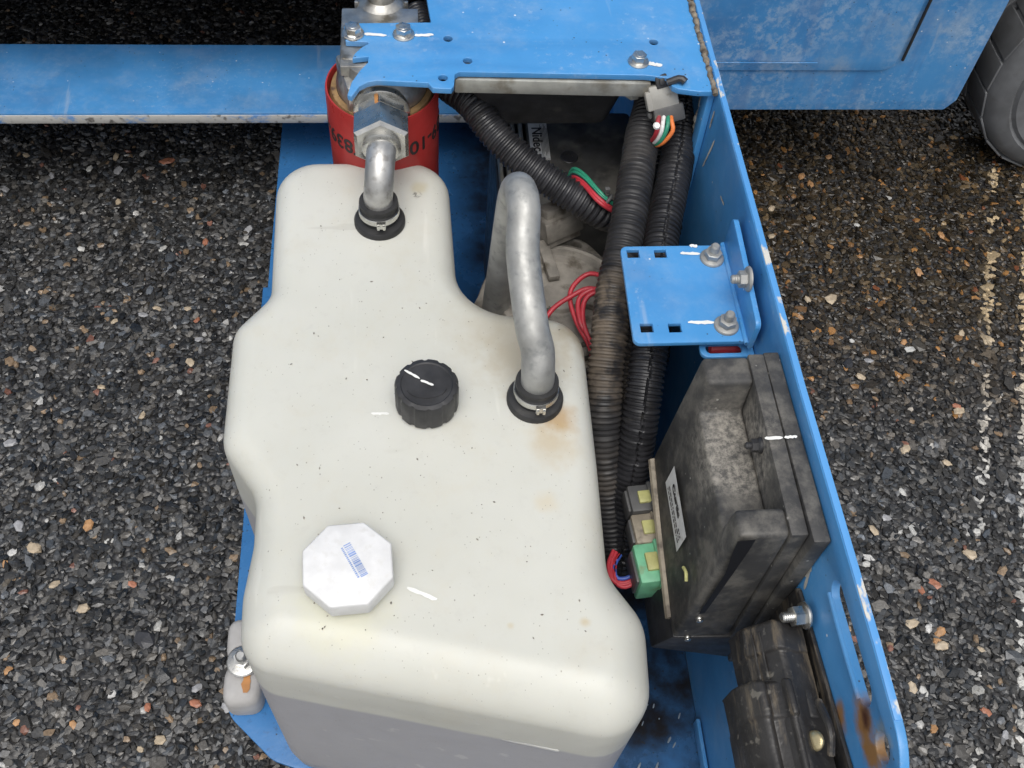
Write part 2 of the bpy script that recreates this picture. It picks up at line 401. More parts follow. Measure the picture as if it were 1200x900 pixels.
def wire(name, c): return simple(name, c, .4, 0, .1, 80, tuple(x * .6 + .03 for x in c), .58, .75, 60, .05)
M_wred, M_wgreen, M_wwhite, M_worange, M_wblue, M_wblack = (wire('wire_' + n, c) for n, c in (('red', (.45, .035, .05)), ('green', (.03, .25, .15)), ('white', (.75, .74, .72)), ('orange', (.75, .20, .05)), ('blue', (.05, .10, .40)), ('black', (.02, .02, .022))))
M_label = simple('paper_label', (.66, .66, .64), .6, 0, .08, 60, (.42, .40, .36), .55, .75, 60, .05)
M_ink = simple('black_ink', (.02, .018, .02), .5, 0, .2, 60, None, bump=0)
M_inkblue = simple('blue_ink', (.25, .35, .62), .5, 0, .2, 60, None, bump=0)
M_mark = simple('white_paint_marker', (.78, .78, .75), .5, 0, .08, 60, (.5, .5, .5), .6, .75, 120, .1)
M_weld = simple('weld_bead', (.24, .20, .15), .6, .3, .45, 120, (.09, .06, .04), .5, .65, 150, .6, 300)
M_primer = simple('bare_pale_primer', (.52, .51, .46), .6, 0, .2, 60, (.2, .17, .13), .52, .68, 110, .4, 200)
M_brass = simple('brass_rivet', (.62, .52, .30), .3, .8, .15, 60, (.35, .28, .15), .6, .75, 80, .1)
M_orange = simple('orange_paint_marker', (.46, .21, .07), .55, 0, .15, 60, None)
M_dark = simple('dark_underbody', (.03, .03, .032), .7, 0, .3, 30)
M_tyre = simple('grey_solid_rubber', (.16, .165, .172), .65, 0, .15, 25, (.12, .12, .12), .55, .75, 30, .3, 120)
M_rim = simple('pale_rim_paint', (.5, .5, .48), .5, .1, .1, 40)
M_water = NT('clear_water').set(Roughness=.03, IOR=1.33, Transmission_Weight=1.0, Base_Color=(1, 1, 1, 1)).m
M_wet = NT('wet_streak').set(Roughness=.6, Base_Color=(.006, .006, .008, 1)).m
M_pad = simple('grey_foam_pad', (.40, .39, .38), .6, 0, .1, 40, (.28, .27, .26), .58, .75, 50, .15)

# ================================================================== SETTING
def ground():
    t = NT('asphalt_binder')
    c = t.mix(t.step(t.noise(60, 6), .35, .65), (.016, .016, .017), (.035, .034, .034))
    v = t.spots(110); c = t.mix(t.math('SUBTRACT', 1, t.step(v.outputs['Distance'], .25, .5)), c, (.055, .054, .055))
    t.color(c); t.rough(t.mr(t.noise(80, 4), .3, .6, .3, .7))
    t.bump(t.math('SUBTRACT', 1, v.outputs['Distance']), .7, .006)
    s = 60
    mb = MB().add([(-s, -s, 0), (s, -s, 0), (s, s, 0), (-s, s, 0)], [(0, 1, 2, 3)])
    o = mb.build('asphalt_ground', t.m, None, smooth=0); tag(o, kind='structure'); return o
asphalt = ground()

def stone_mat(name):
    t = NT(name); a = t.n('ShaderNodeAttribute', attribute_name='tint')
    n = t.mr(t.noise(350, 4), .7, 1.3, .3, .7)
    mx = t.n('ShaderNodeVectorMath', operation='SCALE'); t.L(a.outputs['Color'], mx.inputs[0]); t.L(n, mx.inputs['Scale'])
    t.color(mx.outputs[0]); t.rough(t.mr(t.noise(120, 3, off=(1, 2, 3)), .13, .42, .3, .7)); t.bump(t.noise(700, 4), .3, .0006); return t.m
M_stone = stone_mat('aggregate')

phi = (1 + 5 ** .5) / 2
ICO = np.array([(-1, phi, 0), (1, phi, 0), (-1, -phi, 0), (1, -phi, 0), (0, -1, phi), (0, 1, phi), (0, -1, -phi), (0, 1, -phi), (phi, 0, -1), (phi, 0, 1), (-phi, 0, -1), (-phi, 0, 1)]) / math.sqrt(1 + phi * phi)
ICF = np.array([(0, 11, 5), (0, 5, 1), (0, 1, 7), (0, 7, 10), (0, 10, 11), (1, 5, 9), (5, 11, 4), (11, 10, 2), (10, 7, 6), (7, 1, 8), (3, 9, 4), (3, 4, 2), (3, 2, 6), (3, 6, 8), (3, 8, 9), (4, 9, 5), (2, 4, 11), (6, 2, 10), (8, 6, 7), (9, 8, 1)])

def vnoise(x, y, s, seed):
    g = np.random.default_rng(seed).random((64, 64)); x = x * s; y = y * s
    i = np.floor(x).astype(int); j = np.floor(y).astype(int); fx = x - i; fy = y - j; fx = fx * fx * (3 - 2 * fx); fy = fy * fy * (3 - 2 * fy)
    q = lambda a, b: g[a % 64, b % 64]
    return (q(i, j) * (1 - fx) + q(i + 1, j) * fx) * (1 - fy) + (q(i, j + 1) * (1 - fx) + q(i + 1, j + 1) * fx) * fy

LN0 = np.array(at(1140, 900, z=0))[:2]; LN1 = np.array(at(1162, 250, z=0))[:2]
LD = (LN1 - LN0) / np.linalg.norm(LN1 - LN0); LNRM = np.array((LD[1], -LD[0]))
def scatter():
    x0, x1, y0, y1 = -1.05, 1.30, .02, 1.78
    def keep(p): return ~((p[:, 0] > -.16) & (p[:, 0] < .24) & (p[:, 1] > .34) & (p[:, 1] < 1.15))
    sets = []
    sp = .0076
    gx, gy = np.meshgrid(np.arange(x0, x1, sp), np.arange(y0, y1, sp)); p = np.stack([gx.ravel(), gy.ravel()], 1)
    p = p + rng.uniform(-.5, .5, p.shape) * sp * 1.1; sets.append((p, .0030, .0062))
    p = np.stack([rng.uniform(x0, x1, 7500), rng.uniform(y0, y1, 7500)], 1); sets.append((p, .0052, .0078))
    p = np.stack([rng.uniform(x0, x1, 800), rng.uniform(y0, y1, 800)], 1); sets.append((p, .008, .0115))
    P = []; S = []
    for p, a, b in sets:
        p = p[keep(p)]; P.append(p); S.append(rng.uniform(a, b, len(p)))
    P = np.concatenate(P); S = np.concatenate(S); N = len(P)
    V = ICO[None] * (1 + rng.uniform(-.32, .25, (N, 12, 1)))
    asp = rng.uniform(1.0, 2.1, N); hgt = rng.uniform(.45, .8, N)
    V = V * np.stack([S * np.sqrt(asp), S / np.sqrt(asp), S * hgt], 1)[:, None, :]
    tx = rng.normal(0, .22, N); az = rng.uniform(0, 2 * np.pi, N)
    c, s = np.cos(tx)[:, None], np.sin(tx)[:, None]
    y = V[..., 1] * c - V[..., 2] * s; z = V[..., 1] * s + V[..., 2] * c; x = V[..., 0]
    c, s = np.cos(az)[:, None], np.sin(az)[:, None]
    V = np.stack([x * c - y * s + P[:, None, 0], x * s + y * c + P[:, None, 1], z + (S * hgt * rng.uniform(-.35, .45, N) + .0012)[:, None]], 2)
    cap = rng.uniform(.0022, .0052, N); slx = rng.normal(0, .10, N); sly = rng.normal(0, .10, N)      # rolled flat: tops lie near one level
    lim = cap[:, None] + slx[:, None] * (V[..., 0] - P[:, None, 0]) + sly[:, None] * (V[..., 1] - P[:, None, 1])
    V[..., 2] = np.minimum(V[..., 2], lim)
    # colour of each stone
    val = np.exp(rng.normal(math.log(.040), .62, N)).clip(.010, .17)
    hue = rng.normal(0, .06, (N, 1)); C = val[:, None] * (1 + hue * np.array([[1, .1, -1.1]]))
    u = rng.random(N)
    def setc(m, lo, hi):
        k = m.sum(); f = rng.random((k, 1)); C[m] = np.array(lo) * (1 - f) + np.array(hi) * f
    setc((u < .06), (.09, .085, .078), (.19, .18, .165))
    setc((u >= .06) & (u < .078), (.15, .105, .065), (.28, .20, .13))
    setc((u >= .078) & (u < .084), (.15, .07, .05), (.24, .12, .09))
    setc((u >= .084) & (u < .090), (.30, .295, .28), (.50, .49, .47))
    # oily brown area by the wheel side
    br = (np.clip((P[:, 0] - .22) / .2, 0, 1) * np.clip((P[:, 1] - .62 + .25 * (vnoise(P[:, 0], P[:, 1], 4, 3) - .5)) / .3, 0, 1))[:, None]
    C = C * (1 - br * np.array([[.25, .45, .68]]))
    setc((br[:, 0] > .3) & (rng.random(N) < .022), (.22, .11, .035), (.36, .18, .06))
    # worn road paint: a thin broken line and a wide band
    d = (P - LN0) @ LNRM; l = (P - LN0) @ LD
    w = vnoise(l, d, 22, 5)
    thin = (np.abs(d + .006 * (vnoise(l, d * 0, 9, 8) - .5)) < .006) & (w > .48)
    wide = (d > .047) & (d < .15) & (vnoise(P[:, 0], P[:, 1], 45, 6) > np.where(d < .062, .42, .58))
    pm = (thin | wide) & (rng.random(N) < .85)
    f = rng.uniform(.26, .55, (N, 1)); pc = f * np.array([[1, .98, .92]]) * (1 - br * np.array([[.0, .22, .5]]))
    C = np.where(pm[:, None], pc, C)
    # gleam of light by the wheel, painted into the stone colours
    q0 = np.array(at(1130, 100, z=0))[:2]; q1 = np.array(at(1162, 152, z=0))[:2]; qd = q1 - q0; L = np.linalg.norm(qd); qd /= L
    ll = (P - q0) @ qd; dd = (P - q0) @ np.array((qd[1], -qd[0])); m = (ll > 0) & (ll < L) & (np.abs(dd) < .007)
    C[m] = .45
    n = 12
    me = bpy.data.meshes.new('aggregate')
    me.vertices.add(N * n); me.vertices.foreach_set('co', V.reshape(-1).astype(np.float32))
    F = (ICF[None] + (np.arange(N) * n)[:, None, None]).reshape(-1)
    me.loops.add(len(F)); me.loops.foreach_set('vertex_index', F.astype(np.int32))
    me.polygons.add(len(F) // 3); me.polygons.foreach_set('loop_start', np.arange(0, len(F), 3, dtype=np.int32))
    me.polygons.foreach_set('use_smooth', np.zeros(len(F) // 3, dtype=bool)); me.update()
    at_ = me.attributes.new('tint', 'FLOAT_COLOR', 'POINT')
    col = np.concatenate([np.repeat(C, n, 0), np.ones((N * n, 1))], 1).clip(0, 1); at_.data.foreach_set('color', col.reshape(-1).astype(np.float32))
    o = link_mesh('asphalt_aggregate', me, M_stone, None, 0)
    tag(o, 'dark wet angular aggregate of the asphalt surface', 'gravel', kind='stuff')
scatter()

# stones one can pick out: each a part of the asphalt
def picked():
    meshes = []
    tones = {'tan': (.42, .34, .24), 'white': (.46, .455, .43), 'grey': (.30, .30, .31), 'rust': (.36, .15, .09), 'dark': (.03, .031, .036), 'orange': (.40, .22, .10)}
    for k in range(6):
        V = ICO * (1 + np.random.default_rng(k + 20).uniform(-.26, .2, (12, 1))) * np.array([1.25, .85, .5])
        V[:, 2] = np.minimum(V[:, 2], .30 + .1 * V[:, 0])
        meshes.append(V)
    mats = {k: simple('stone_' + k, c, .42, 0, .2, 150, None, bump=.3, bscale=500) for k, c in tones.items()}
    cache = {}
    spec = [(38, 641, 10, 'tan'), (95, 713, 9, 'tan'), (10, 518, 9, 'grey'), (170, 747, 15, 'dark'), (118, 452, 5, 'tan'), (127, 633, 6, 'white'), (22, 615, 8, 'grey'), (210, 458, 5, 'white'), (166, 486, 6, 'tan'),
            (223, 423, 7, 'tan'), (135, 182, 6, 'tan'), (138, 235, 6, 'tan'), (196, 187, 9, 'rust'), (137, 198, 7, 'grey'), (290, 268, 8, 'grey'), (148, 180, 3, 'white'), (104, 196, 5, 'white'), (215, 165, 4, 'grey'), (188, 512, 4, 'white'),
            (155, 683, 6, 'rust'), (63, 683, 7, 'tan'), (20, 845, 6, 'orange'), (172, 828, 6, 'rust'), (228, 823, 8, 'rust'), (8, 784, 6, 'orange'), (85, 848, 6, 'orange'), (164, 877, 5, 'tan'), (186, 866, 8, 'tan'), (103, 614, 8, 'orange'),
            (5, 660, 5, 'orange'), (220, 360, 5, 'tan'), (133, 375, 5, 'tan'), (230, 374, 5, 'rust'), (184, 360, 6, 'tan'), (167, 367, 6, 'grey'), (233, 396, 6, 'grey'), (265, 828, 7, 'grey'), (230, 805, 7, 'grey'),
            (905, 243, 6, 'tan'), (950, 214, 6, 'orange'), (975, 349, 9, 'tan'), (962, 608, 7, 'orange'), (1000, 398, 5, 'white'), (1018, 421, 6, 'grey'), (1067, 408, 6, 'white'), (1128, 389, 6, 'tan'), (1125, 480, 8, 'tan'), (1078, 318, 6, 'orange'),
            (1104, 274, 6, 'orange'), (995, 424, 9, 'dark'), (1062, 525, 8, 'tan'), (1111, 541, 6, 'tan'), (1071, 620, 7, 'white'), (1058, 575, 6, 'white'), (1040, 606, 6, 'grey'), (1137, 648, 9, 'tan'), (1097, 683, 9, 'rust'), (1080, 690, 6, 'rust'),
            (1070, 730, 8, 'tan'), (1103, 740, 8, 'orange'), (1105, 756, 9, 'tan'), (1100, 750, 6, 'orange'), (1157, 833, 7, 'rust'), (1095, 853, 6, 'orange'), (1071, 805, 8, 'tan'), (1084, 810, 7, 'white'), (1016, 660, 6, 'white'), (1025, 620, 8, 'tan'),
            (940, 205, 6, 'orange'), (972, 182, 5, 'orange'), (1005, 262, 4, 'white'), (1042, 230, 4, 'white'), (1010, 440, 7, 'tan'), (948, 350, 6, 'tan'), (905, 275, 6, 'tan'), (1150, 760, 5, 'tan'), (1180, 860, 6, 'grey'), (1060, 400, 5, 'orange'), (1122, 475, 6, 'rust'),
            (30, 180, 5, 'tan'), (60, 205, 5, 'grey'), (285, 285, 6, 'white'), (240, 282, 5, 'rust'), (190, 290, 6, 'white'), (5, 220, 6, 'grey'), (95, 290, 5, 'white'), (270, 395, 4, 'white')]
    g = random.Random(3)
    for u, v, r, tone in spec:
        k = g.randrange(6)
        if (k, tone) not in cache:
            me = bpy.data.meshes.new('stone'); me.from_pydata([tuple(p) for p in meshes[k]], [], [tuple(int(i) for i in f) for f in ICF]); me.materials.append(mats[tone]); cache[k, tone] = me
        o = bpy.data.objects.new('stone', cache[k, tone]); COL.objects.link(o); o.parent = asphalt
        p = at(u, v, z=.006); dpt = (p - Vector((0, 0, CAM_H))).length
        s = r * dpt / 1200 * .85; o.location = (p.x, p.y, .0030); o.scale = (s, s, s * .8); o.rotation_euler = (g.uniform(-.25, .25), g.uniform(-.25, .25), g.uniform(0, 6.28))
picked()

# ================================================================== MACHINE BODY
lift = thing('lift_chassis', (0.2, 1.3, 0), 'blue lift chassis with long rail and weathered side panel behind the tray', 'lift chassis')
RZ = .20
rail = plate('rail', [(-1.9, 1.083), (.40, 1.083), (.40, 1.224), (-1.9, 1.224)], [], .004, M_rail, lift, Matrix.Translation((0, 0, RZ)))
MB().box((-.75, 1.087, RZ - .010), (2.30, .0105, .014)).build('rail_edge', M_edge, rail, bevel=.0015)
# side panel with its door
PY = 1.092; PX0, PX1 = .40, .762; PZ0 = .197
pnl = plate('side_panel', rounded([(.20, PZ0), (PX1 - .012, PZ0 - .001, .004), (PX1, PZ0 + .016, .004), (PX1 + .0, 1.0), (.20, 1.0)]), [], .003, M_panel, lift, Matrix(((1, 0, 0, 0), (0, 0, -1, PY), (0, 1, 0, 0), (0, 0, 0, 1))))
p0 = at(1050, 78, Y=PY); p1 = at(1095, 0, Y=PY)
DZ = at(900, 82, Y=PY).z
door = plate('door', rounded([(.22, DZ + .002), (p0.x - .004, DZ + .002, .02), (p0.x + .002, 1.0), (.22, 1.0)]), [], .004, M_panel, lift, Matrix(((1, 0, 0, 0), (0, 0, -1, PY - .0035), (0, 1, 0, 0), (0, 0, 0, 1))))
MB().box((.42, PY - .0078, DZ + .018), (p0.x - .42, .0012, .0016)).build('door_crease', M_panel, door, bevel=.001)
MB().tube([(p0.x + .0025, PY - .0045, DZ + .02), (p0.x + .006, PY - .0045, .6), (p0.x + .008, PY - .0045, 1.0)], .0021, 8).build('door_gap_dark', M_rubber, lift)  # dark tube stands in for the shade in the door gap
# unseen body above and behind, added to shade the ground under the machine
b = MB()
b.box((-.85, 1.83, .70), (3.5, 1.0, .92)); b.build('unseen_body_shell', M_dark, lift, bevel=.01)
MB().box((-1.15, 1.215, .76), (2.7, .21, .70)).build('unseen_body_front', M_blue, lift, bevel=.01)
MB().box((.58, 1.20, .62), (.32, .16, .76)).build('panel_box', M_dark, lift, bevel=.01)
MB().box((-.85, 2.28, .14), (3.5, .04, .24)).build('unseen_rear_skirt', M_dark, lift, bevel=.004)
MB().box((-.6, 1.68, 1.25), (4.0, 1.40, .08)).build('unseen_platform_deck', M_blue, lift, bevel=.008)

# wheel
WX, WR, WY0, WY1 = 1.045, .19, 1.155, 1.30
wh = thing('wheel', (WX, (WY0 + WY1) / 2, 0), 'grey solid rubber wheel on wet asphalt beside the blue side panel', 'wheel')
Mw = mat_axis((WX, WY0, WR), (0, 1, 0)); W = WY1 - WY0
ty = MB().lathe([(.095, .004), (.12, .0), (.145, -.002), (.150, .003), (.155, -.002), (.170, .002), (.182, .010), (.1885, .024), (.190, .04), (.190, .066), (.1865, .069), (.1865, .074), (.190, .077), (.190, W - .04), (.186, W - .016), (.172, W - .003), (.095, W)], Mw, 64).build('tyre', M_tyre, wh, smooth=40)
for k in range(22):
    a = 2 * math.pi * k / 22
    c = Vector((WX + math.cos(a) * .1885, WY0 + .047, WR + math.sin(a) * .1885)); T = Vector((-math.sin(a), 0, math.cos(a)))
    Mx = Matrix.Translation(c) @ Matrix.Rotation(-a, 4, 'Y')
    MB().box((0, 0, 0), (.004, .066, .049), Mx).build('tread_block', M_tyre, ty, bevel=.0025)
    MB().box((0, .060, .020), (.004, .046, .049), Mx).build('tread_block', M_tyre, ty, bevel=.0025)
MB().lathe([(.03, .02), (.09, .02), (.096, .006), (.096, .03)], Mw, 40).build('rim', M_rim, wh)

# ================================================================== TRAY
TR = thing('component_tray', (.04, .6, .094), 'blue sheet steel swing-out tray with tall side wall and drilled top plate', 'tray')
ZF, ZT = .10, .545
fo = rounded([(-.203, .865), (-.197, .865), (-.194, 1.3), (.2715, 1.3), (.2715, .12), (.15, .15, .03), (-.155, .267, .03), (-.203, .315, .03)])
flo = plate('floor_plate', fo, [], .005, M_floor, TR, Matrix.Translation((0, 0, ZF)))
MW = Matrix(((0, 0, -1, .272), (1, 0, 0, 0), (0, 1, 0, 0), (0, 0, 0, 1)))      # (y, z) outline -> inner face at X = .272
def slot(y0, y1, z0, z1, r, n=10):
    out = []
    d = Vector((y1 - y0, z1 - z0)).normalized(); nn = Vector((-d.y, d.x))
    for k in range(n + 1): a = math.pi * k / n - math.pi / 2; out.append(Vector((y1, z1)) + d * (r * math.cos(a)) + nn * (r * math.sin(a)))
    for k in range(n + 1): a = math.pi * k / n + math.pi / 2; out.append(Vector((y0, z0)) + d * (r * math.cos(a)) + nn * (r * math.sin(a)))
    return out
s0 = at(987, 690, X=.272); s1 = at(1019, 795, X=.272); hh = at(1040, 853, X=.272)
ZW = .552
wall_o = rounded([(1.25, .096), (1.25, ZT), (.40, ZT), (.20, ZW), (.118, ZW, .040), (.108, .45, .03), (.10, .096)], 10)
# outline must be counter-clockwise in (y, z)
wall = plate('side_wall', wall_o, [slot(s0.y, s1.y - .004, .519, .523, .0095), circ(.146, .527, .0095)], .0062, M_wall, TR, MW, .001)
# rubbed top edge of the wall (2 mm proud strip of bare paint chips)
ed = [(-.001 + .2765, y) for y in (1.24, .19)]
MB().quadhull([Vector((.2726, y, z)) for y, z in ((1.24, ZT - .0004), (1.24, ZT + .0008), (.40, ZT + .0008), (.20, ZW + .0008), (.155, ZW + .0008), (.155, ZW - .0004), (.20, ZW - .0004), (.40, ZT - .0004))], [Vector((.2776, y, z)) for y, z in ((1.24, ZT - .0004), (1.24, ZT + .0008), (.40, ZT + .0008), (.20, ZW + .0008), (.155, ZW + .0008), (.155, ZW - .0004), (.20, ZW - .0004), (.40, ZT - .0004))]).build('worn_edge', M_chip, wall, bevel=.0004)
# raised weld round the slot (inside face)
MB().tube([(.2718, s0.y + .006, .519 - .0108), (.2714, .22, .521 - .0112), (.2718, s1.y - .006, .523 - .0108)], .0018, 8, .006).build('slot_lip', M_wall, wall)
MB().box((.2685, .215, .110), (.004, .13, .018)).build('flange', M_wall, TR, bevel=.001)
# top plate
tp = [at(u, v, ZT).to_2d() for u, v in [(505, 26), (405, 27), (403, 31), (405, 48), (431, 49), (432, 51), (424, 55), (416, 62), (413, 68), (432, 66), (431, 73), (422, 82), (412, 96), (407, 111), (412, 113), (421, 101), (431, 96), (442, 94), (502, 97), (507, 103), (529, 104), (532, 100), (533, 87), (538, 84), (757, 88), (782, 91), (788, 101), (795, 104), (818, 107)]]
tp = tp[::-1] if False else tp
tp = [Vector((-.017, 1.2)), ] + tp + [Vector((.2715, tp[-1].y)), Vector((.2715, 1.2))]
hol = [circ(*at(u, v, ZT).to_2d(), .0042) for u, v in [(525, 45), (548, 71), (519, 91), (766, 49)]]
top = plate('top_plate', tp, hol, .006, M_blue, TR, Matrix.Translation((0, 0, ZT)), .0008)
def mark(u0, v0, u1, v1, z, w, parent, m=None, X=None, name='paint_mark', Y=None):
    kw = dict(z=z) if z is not None else (dict(X=X) if X is not None else dict(Y=Y))
    a = at(u0, v0, **kw); c = at(u1, v1, **kw); d = (c - a)
    up = Vector((0, 0, 1)) if z is not None else (Vector((-1, 0, 0)) if X is not None else Vector((0, -1, 0)))
    sd_ = up.cross(d).normalized(); vs_ = []; n = 8
    g = random.Random(int(u0 * 7 + v0)); lo = []; hi = []
    for k in range(n + 1):
        t = k / n; q = a.lerp(c, t) + sd_ * (g.uniform(-.12, .12) * w); ww = w * .5 * (1 if 0 < k < n else .45) * g.uniform(.75, 1.1)
        lo.append(q - sd_ * ww + up * .0006); hi.append(q + sd_ * ww + up * .0006)
    V = lo + hi; F = [(i, i + 1, n + 2 + i, n + 1 + i) for i in range(n)]
    return MB().add(V, F).build(name, m or M_mark, parent, smooth=0)
def hexbolt(p, d, r, parent, stud=0, h=.005, washer=1.5, m=None, name='bolt', rot=.3):
    Mx = mat_axis(p, d); b_ = MB()
    b_.lathe([(r * washer, 0), (r * washer, .0012), (r * washer * .93, .0022), (r * .9, .0032)], Mx, 24)
    b_.hexa(r, .0028, .003 + h, Mx, rot=rot)
    if stud:
        n = max(3, int(stud / .0016)); pr = []
        for k in range(n): z = .002 + h + stud * k / n; pr += [(r * .50, z), (r * .55, z + stud / n * .5)]
        pr += [(r * .5, .002 + h + stud), (r * .38, .003 + h + stud)]
        b_.lathe(pr, Mx, 16)
    else: b_.lathe([(r * .62, .003 + h - .0006), (r * .5, .003 + h + .0004)], Mx, 16)
    return b_.build(name, m or M_zinc, parent, smooth=30)
hexbolt(at(414, 40, ZT), (0, 0, 1), .0076, top, h=.006, washer=1.35); hexbolt(at(473, 41, ZT), (0, 0, 1), .0076, top, h=.006, washer=1.35, rot=.1)
hexbolt(at(748, 73, ZT), (0, 0, 1), .0068, top, h=.006, washer=1.45, rot=.5)
mark(427, 40, 453, 42, ZT, .0042, top); mark(485, 42, 508, 41, ZT, .0042, top); mark(759, 75, 776, 77, ZT, .005, top)
# weld along the plate and the wall, and down the corner
def weld(pts, r, parent, seed, name='weld_bead', m=None):
    g = random.Random(seed); P = smooth_path(pts, .0028)
    rr = [r * g.uniform(.7, 1.3) for _ in P]
    P = [p + Vector((g.uniform(-1, 1), g.uniform(-1, 1), g.uniform(-1, 1))) * r * .25 for p in P]
    return MB().tube(P, rr, 8).build(name, m or M_weld, parent, smooth=60)
weld([(.2675, 1.1, ZT), (.268, .9, ZT + .0005), (.2685, at(818, 107, ZT).y - .004, ZT)], .0028, TR, 1)
cw = at(822, 120, X=.270)
weld([(.270, cw.y, .535), (.2695, cw.y - .006, .50), (.270, cw.y - .002, .46)], .004, TR, 2, m=M_primer)
MB().add([(.2712, .716, .535), (.2712, .728, .535), (.2712, .722, .38), (.2712, .700, .38)], [(0, 1, 2, 3)])
gs = MB().quadhull([Vector((.2655, .712, .30)), Vector((.2655, .716, .30)), Vector((.2655, .742, .537)), Vector((.2655, .722, .537))][::-1], [Vector((.2718, .712, .30)), Vector((.2718, .716, .30)), Vector((.2718, .742, .537)), Vector((.2718, .722, .537))][::-1])
gs.build('corner_gusset', M_wall, TR, bevel=.001)
# pale scratches on the wall
mark(943, 690, 950, 668, None, .004, wall, M_primer, X=.272); mark(943, 672, 952, 664, None, .006, wall, M_primer, X=.272)
mark(824, 195, 838, 165, None, .003, wall, M_primer, X=.272); mark(838, 130, 832, 150, None, .004, wall, M_primer, X=.272); mark(845, 230, 849, 240, None, .0025, wall, M_primer, X=.272)
# slotted tab under the bracket
TBZ = .482
a0 = at(819, 403, TBZ); a1 = at(890, 403, TBZ); a2 = at(890, 416, TBZ)
tabo = rounded([(a0.x, a2.y - .001, .007), (.2715, a2.y - .001), (.2715, a0.y + .004), (a0.x, a0.y + .004, .007)])
plate('slotted_tab', tabo, [rounded([(a0.x + .005, a2.y + .003, .004), (.262, a2.y + .003, .003), (.262, a0.y - .0005, .003), (a0.x + .005, a0.y - .0005, .004)])], .004, M_blue, TR, Matrix.Translation((0, 0, TBZ)))
MB().tube([at(832, 409, TBZ - .018), at(845, 408, TBZ - .018), at(868, 408, TBZ - .018)], .0045, 10).build('red_sleeve', M_wred, TR)
# water drops on the floor
g = random.Random(11); wd = MB()
for k in range(9):
    u, v = g.uniform(745, 832), g.uniform(825, 900); p = at(u, v, ZF + .0004); r = g.uniform(.0005, .0012); e = g.uniform(1, 6)
    Mx = Matrix.Translation(p) @ Matrix.Rotation(g.uniform(-.9, -.3) + 1.57 * 0, 4, 'Z') @ Matrix.Diagonal((r, r * e, r * .45, 1))
    wd.lathe([(1, 0), (.92, .4), (.7, .7), (.35, .93), (0.02, 1)], Mx, 10)
M_water = simple('pale_drop_reflections', (.26, .31, .36), .12, 0, .2, 60, None, bump=0)  # pale colour stands in for the reflections on the drops
wdo = wd.build('water_drops', M_water, TR, smooth=80); tag(wdo, kind='stuff')

# ================================================================== BRACKET
BZ = .496
BR = thing('angle_bracket', (.22, .52, .49), 'blue angle bracket with four square holes bolted to the side wall', 'bracket')
q = [at(u, v, BZ).to_2d() for u, v in [(728, 285), (741, 400)]]
bx0, bx1 = .1695, .2665; by0, by1 = .4745, .5775
def sq(u, v, s=.0052): c = at(u, v, BZ).to_2d(); return [c + Vector(d) * s for d in ((-1, -.85), (1, -.85), (1, .85), (-1, .85))]
bp = plate('plate', rounded([(bx0, by0, .006), (bx1, by0, .004), (bx1, by1), (bx0 + .002, by1, .006)]), [sq(742, 297), sq(774, 297), sq(758, 384), sq(791, 384)], .0045, M_blue, BR, Matrix.Translation((0, 0, BZ)))
Mf = Matrix(((0, 0, -1, .2625), (1, 0, 0, 0), (0, 1, 0, 0), (0, 0, 0, 1)))
plate('flange', rounded([(by1 + .002, .4915), (by1 + .002, .53, .006), (by0 - .004, .522, .006), (by0 - .004, .4915)], 5), [], .0045, M_blue, BR, Mf)
MB().tube([(.2612, by0 - .003, BZ + .0004), (.2612, by1 + .001, BZ + .0004)], .0022, 10).build('bend', M_blue, BR)
hexbolt(at(834, 303, BZ), (0, 0, 1), .0074, BR, stud=.008, h=.006, washer=1.4, m=M_steel, name='nut')
hexbolt(at(851, 382, BZ), (0, 0, 1), .0074, BR, stud=.008, h=.006, washer=1.4, m=M_steel, name='nut', rot=.8)
hexbolt(at(878, 327, X=.2625), (-1, 0, 0), .0070, BR, stud=.006, h=.006, washer=1.5, m=M_steel, name='nut')
mark(797, 297, 820, 298, BZ, .0032, BR); mark(806, 378, 837, 378, BZ, .0034, BR); mark(808, 288, 817, 289, BZ, .0035, BR)

# ================================================================== TANK
TK = thing('hydraulic_tank', (0, .45, ZF), 'translucent off-white plastic hydraulic tank with black and white caps', 'tank')
to = rounded([(-.136, .748, .040), (.030, .748, .04), (.034, .563, .055), (.143, .548, .036), (.139, .310, .04), (.164, .272, .04), (.158, .182, .042), (-.138, .256, .042), (-.138, .305, .06), (-.132, .345, .06), (-.132, .385, .04), (-.162, .430, .034), (-.162, .545, .026), (-.1325, .582, .030)], 9)
def resample(o, d):
    out = []
    n = len(o)
    for i in range(n):
        a, b_ = o[i], o[(i + 1) % n]; L = (b_ - a).length; k = max(1, int(L / d))
        if L < d * .15: continue
        for j in range(k): out.append(a.lerp(b_, j / k))
    return out
to = resample(to, .006)
area = sum(to[i].x * to[(i + 1) % len(to)].y - to[(i + 1) % len(to)].x * to[i].y for i in range(len(to)))
if area < 0: to.reverse()
n = len(to); nrm = []
for i in range(n):
    t_ = (to[(i + 1) % n] - to[i - 1]).normalized(); nrm.append(Vector((-t_.y, t_.x)))     # inward for ccw
for _ in range(4): nrm = [(nrm[i - 1] + nrm[i] * 2 + nrm[(i + 1) % n]).normalized() for i in range(n)]
TZ = .442
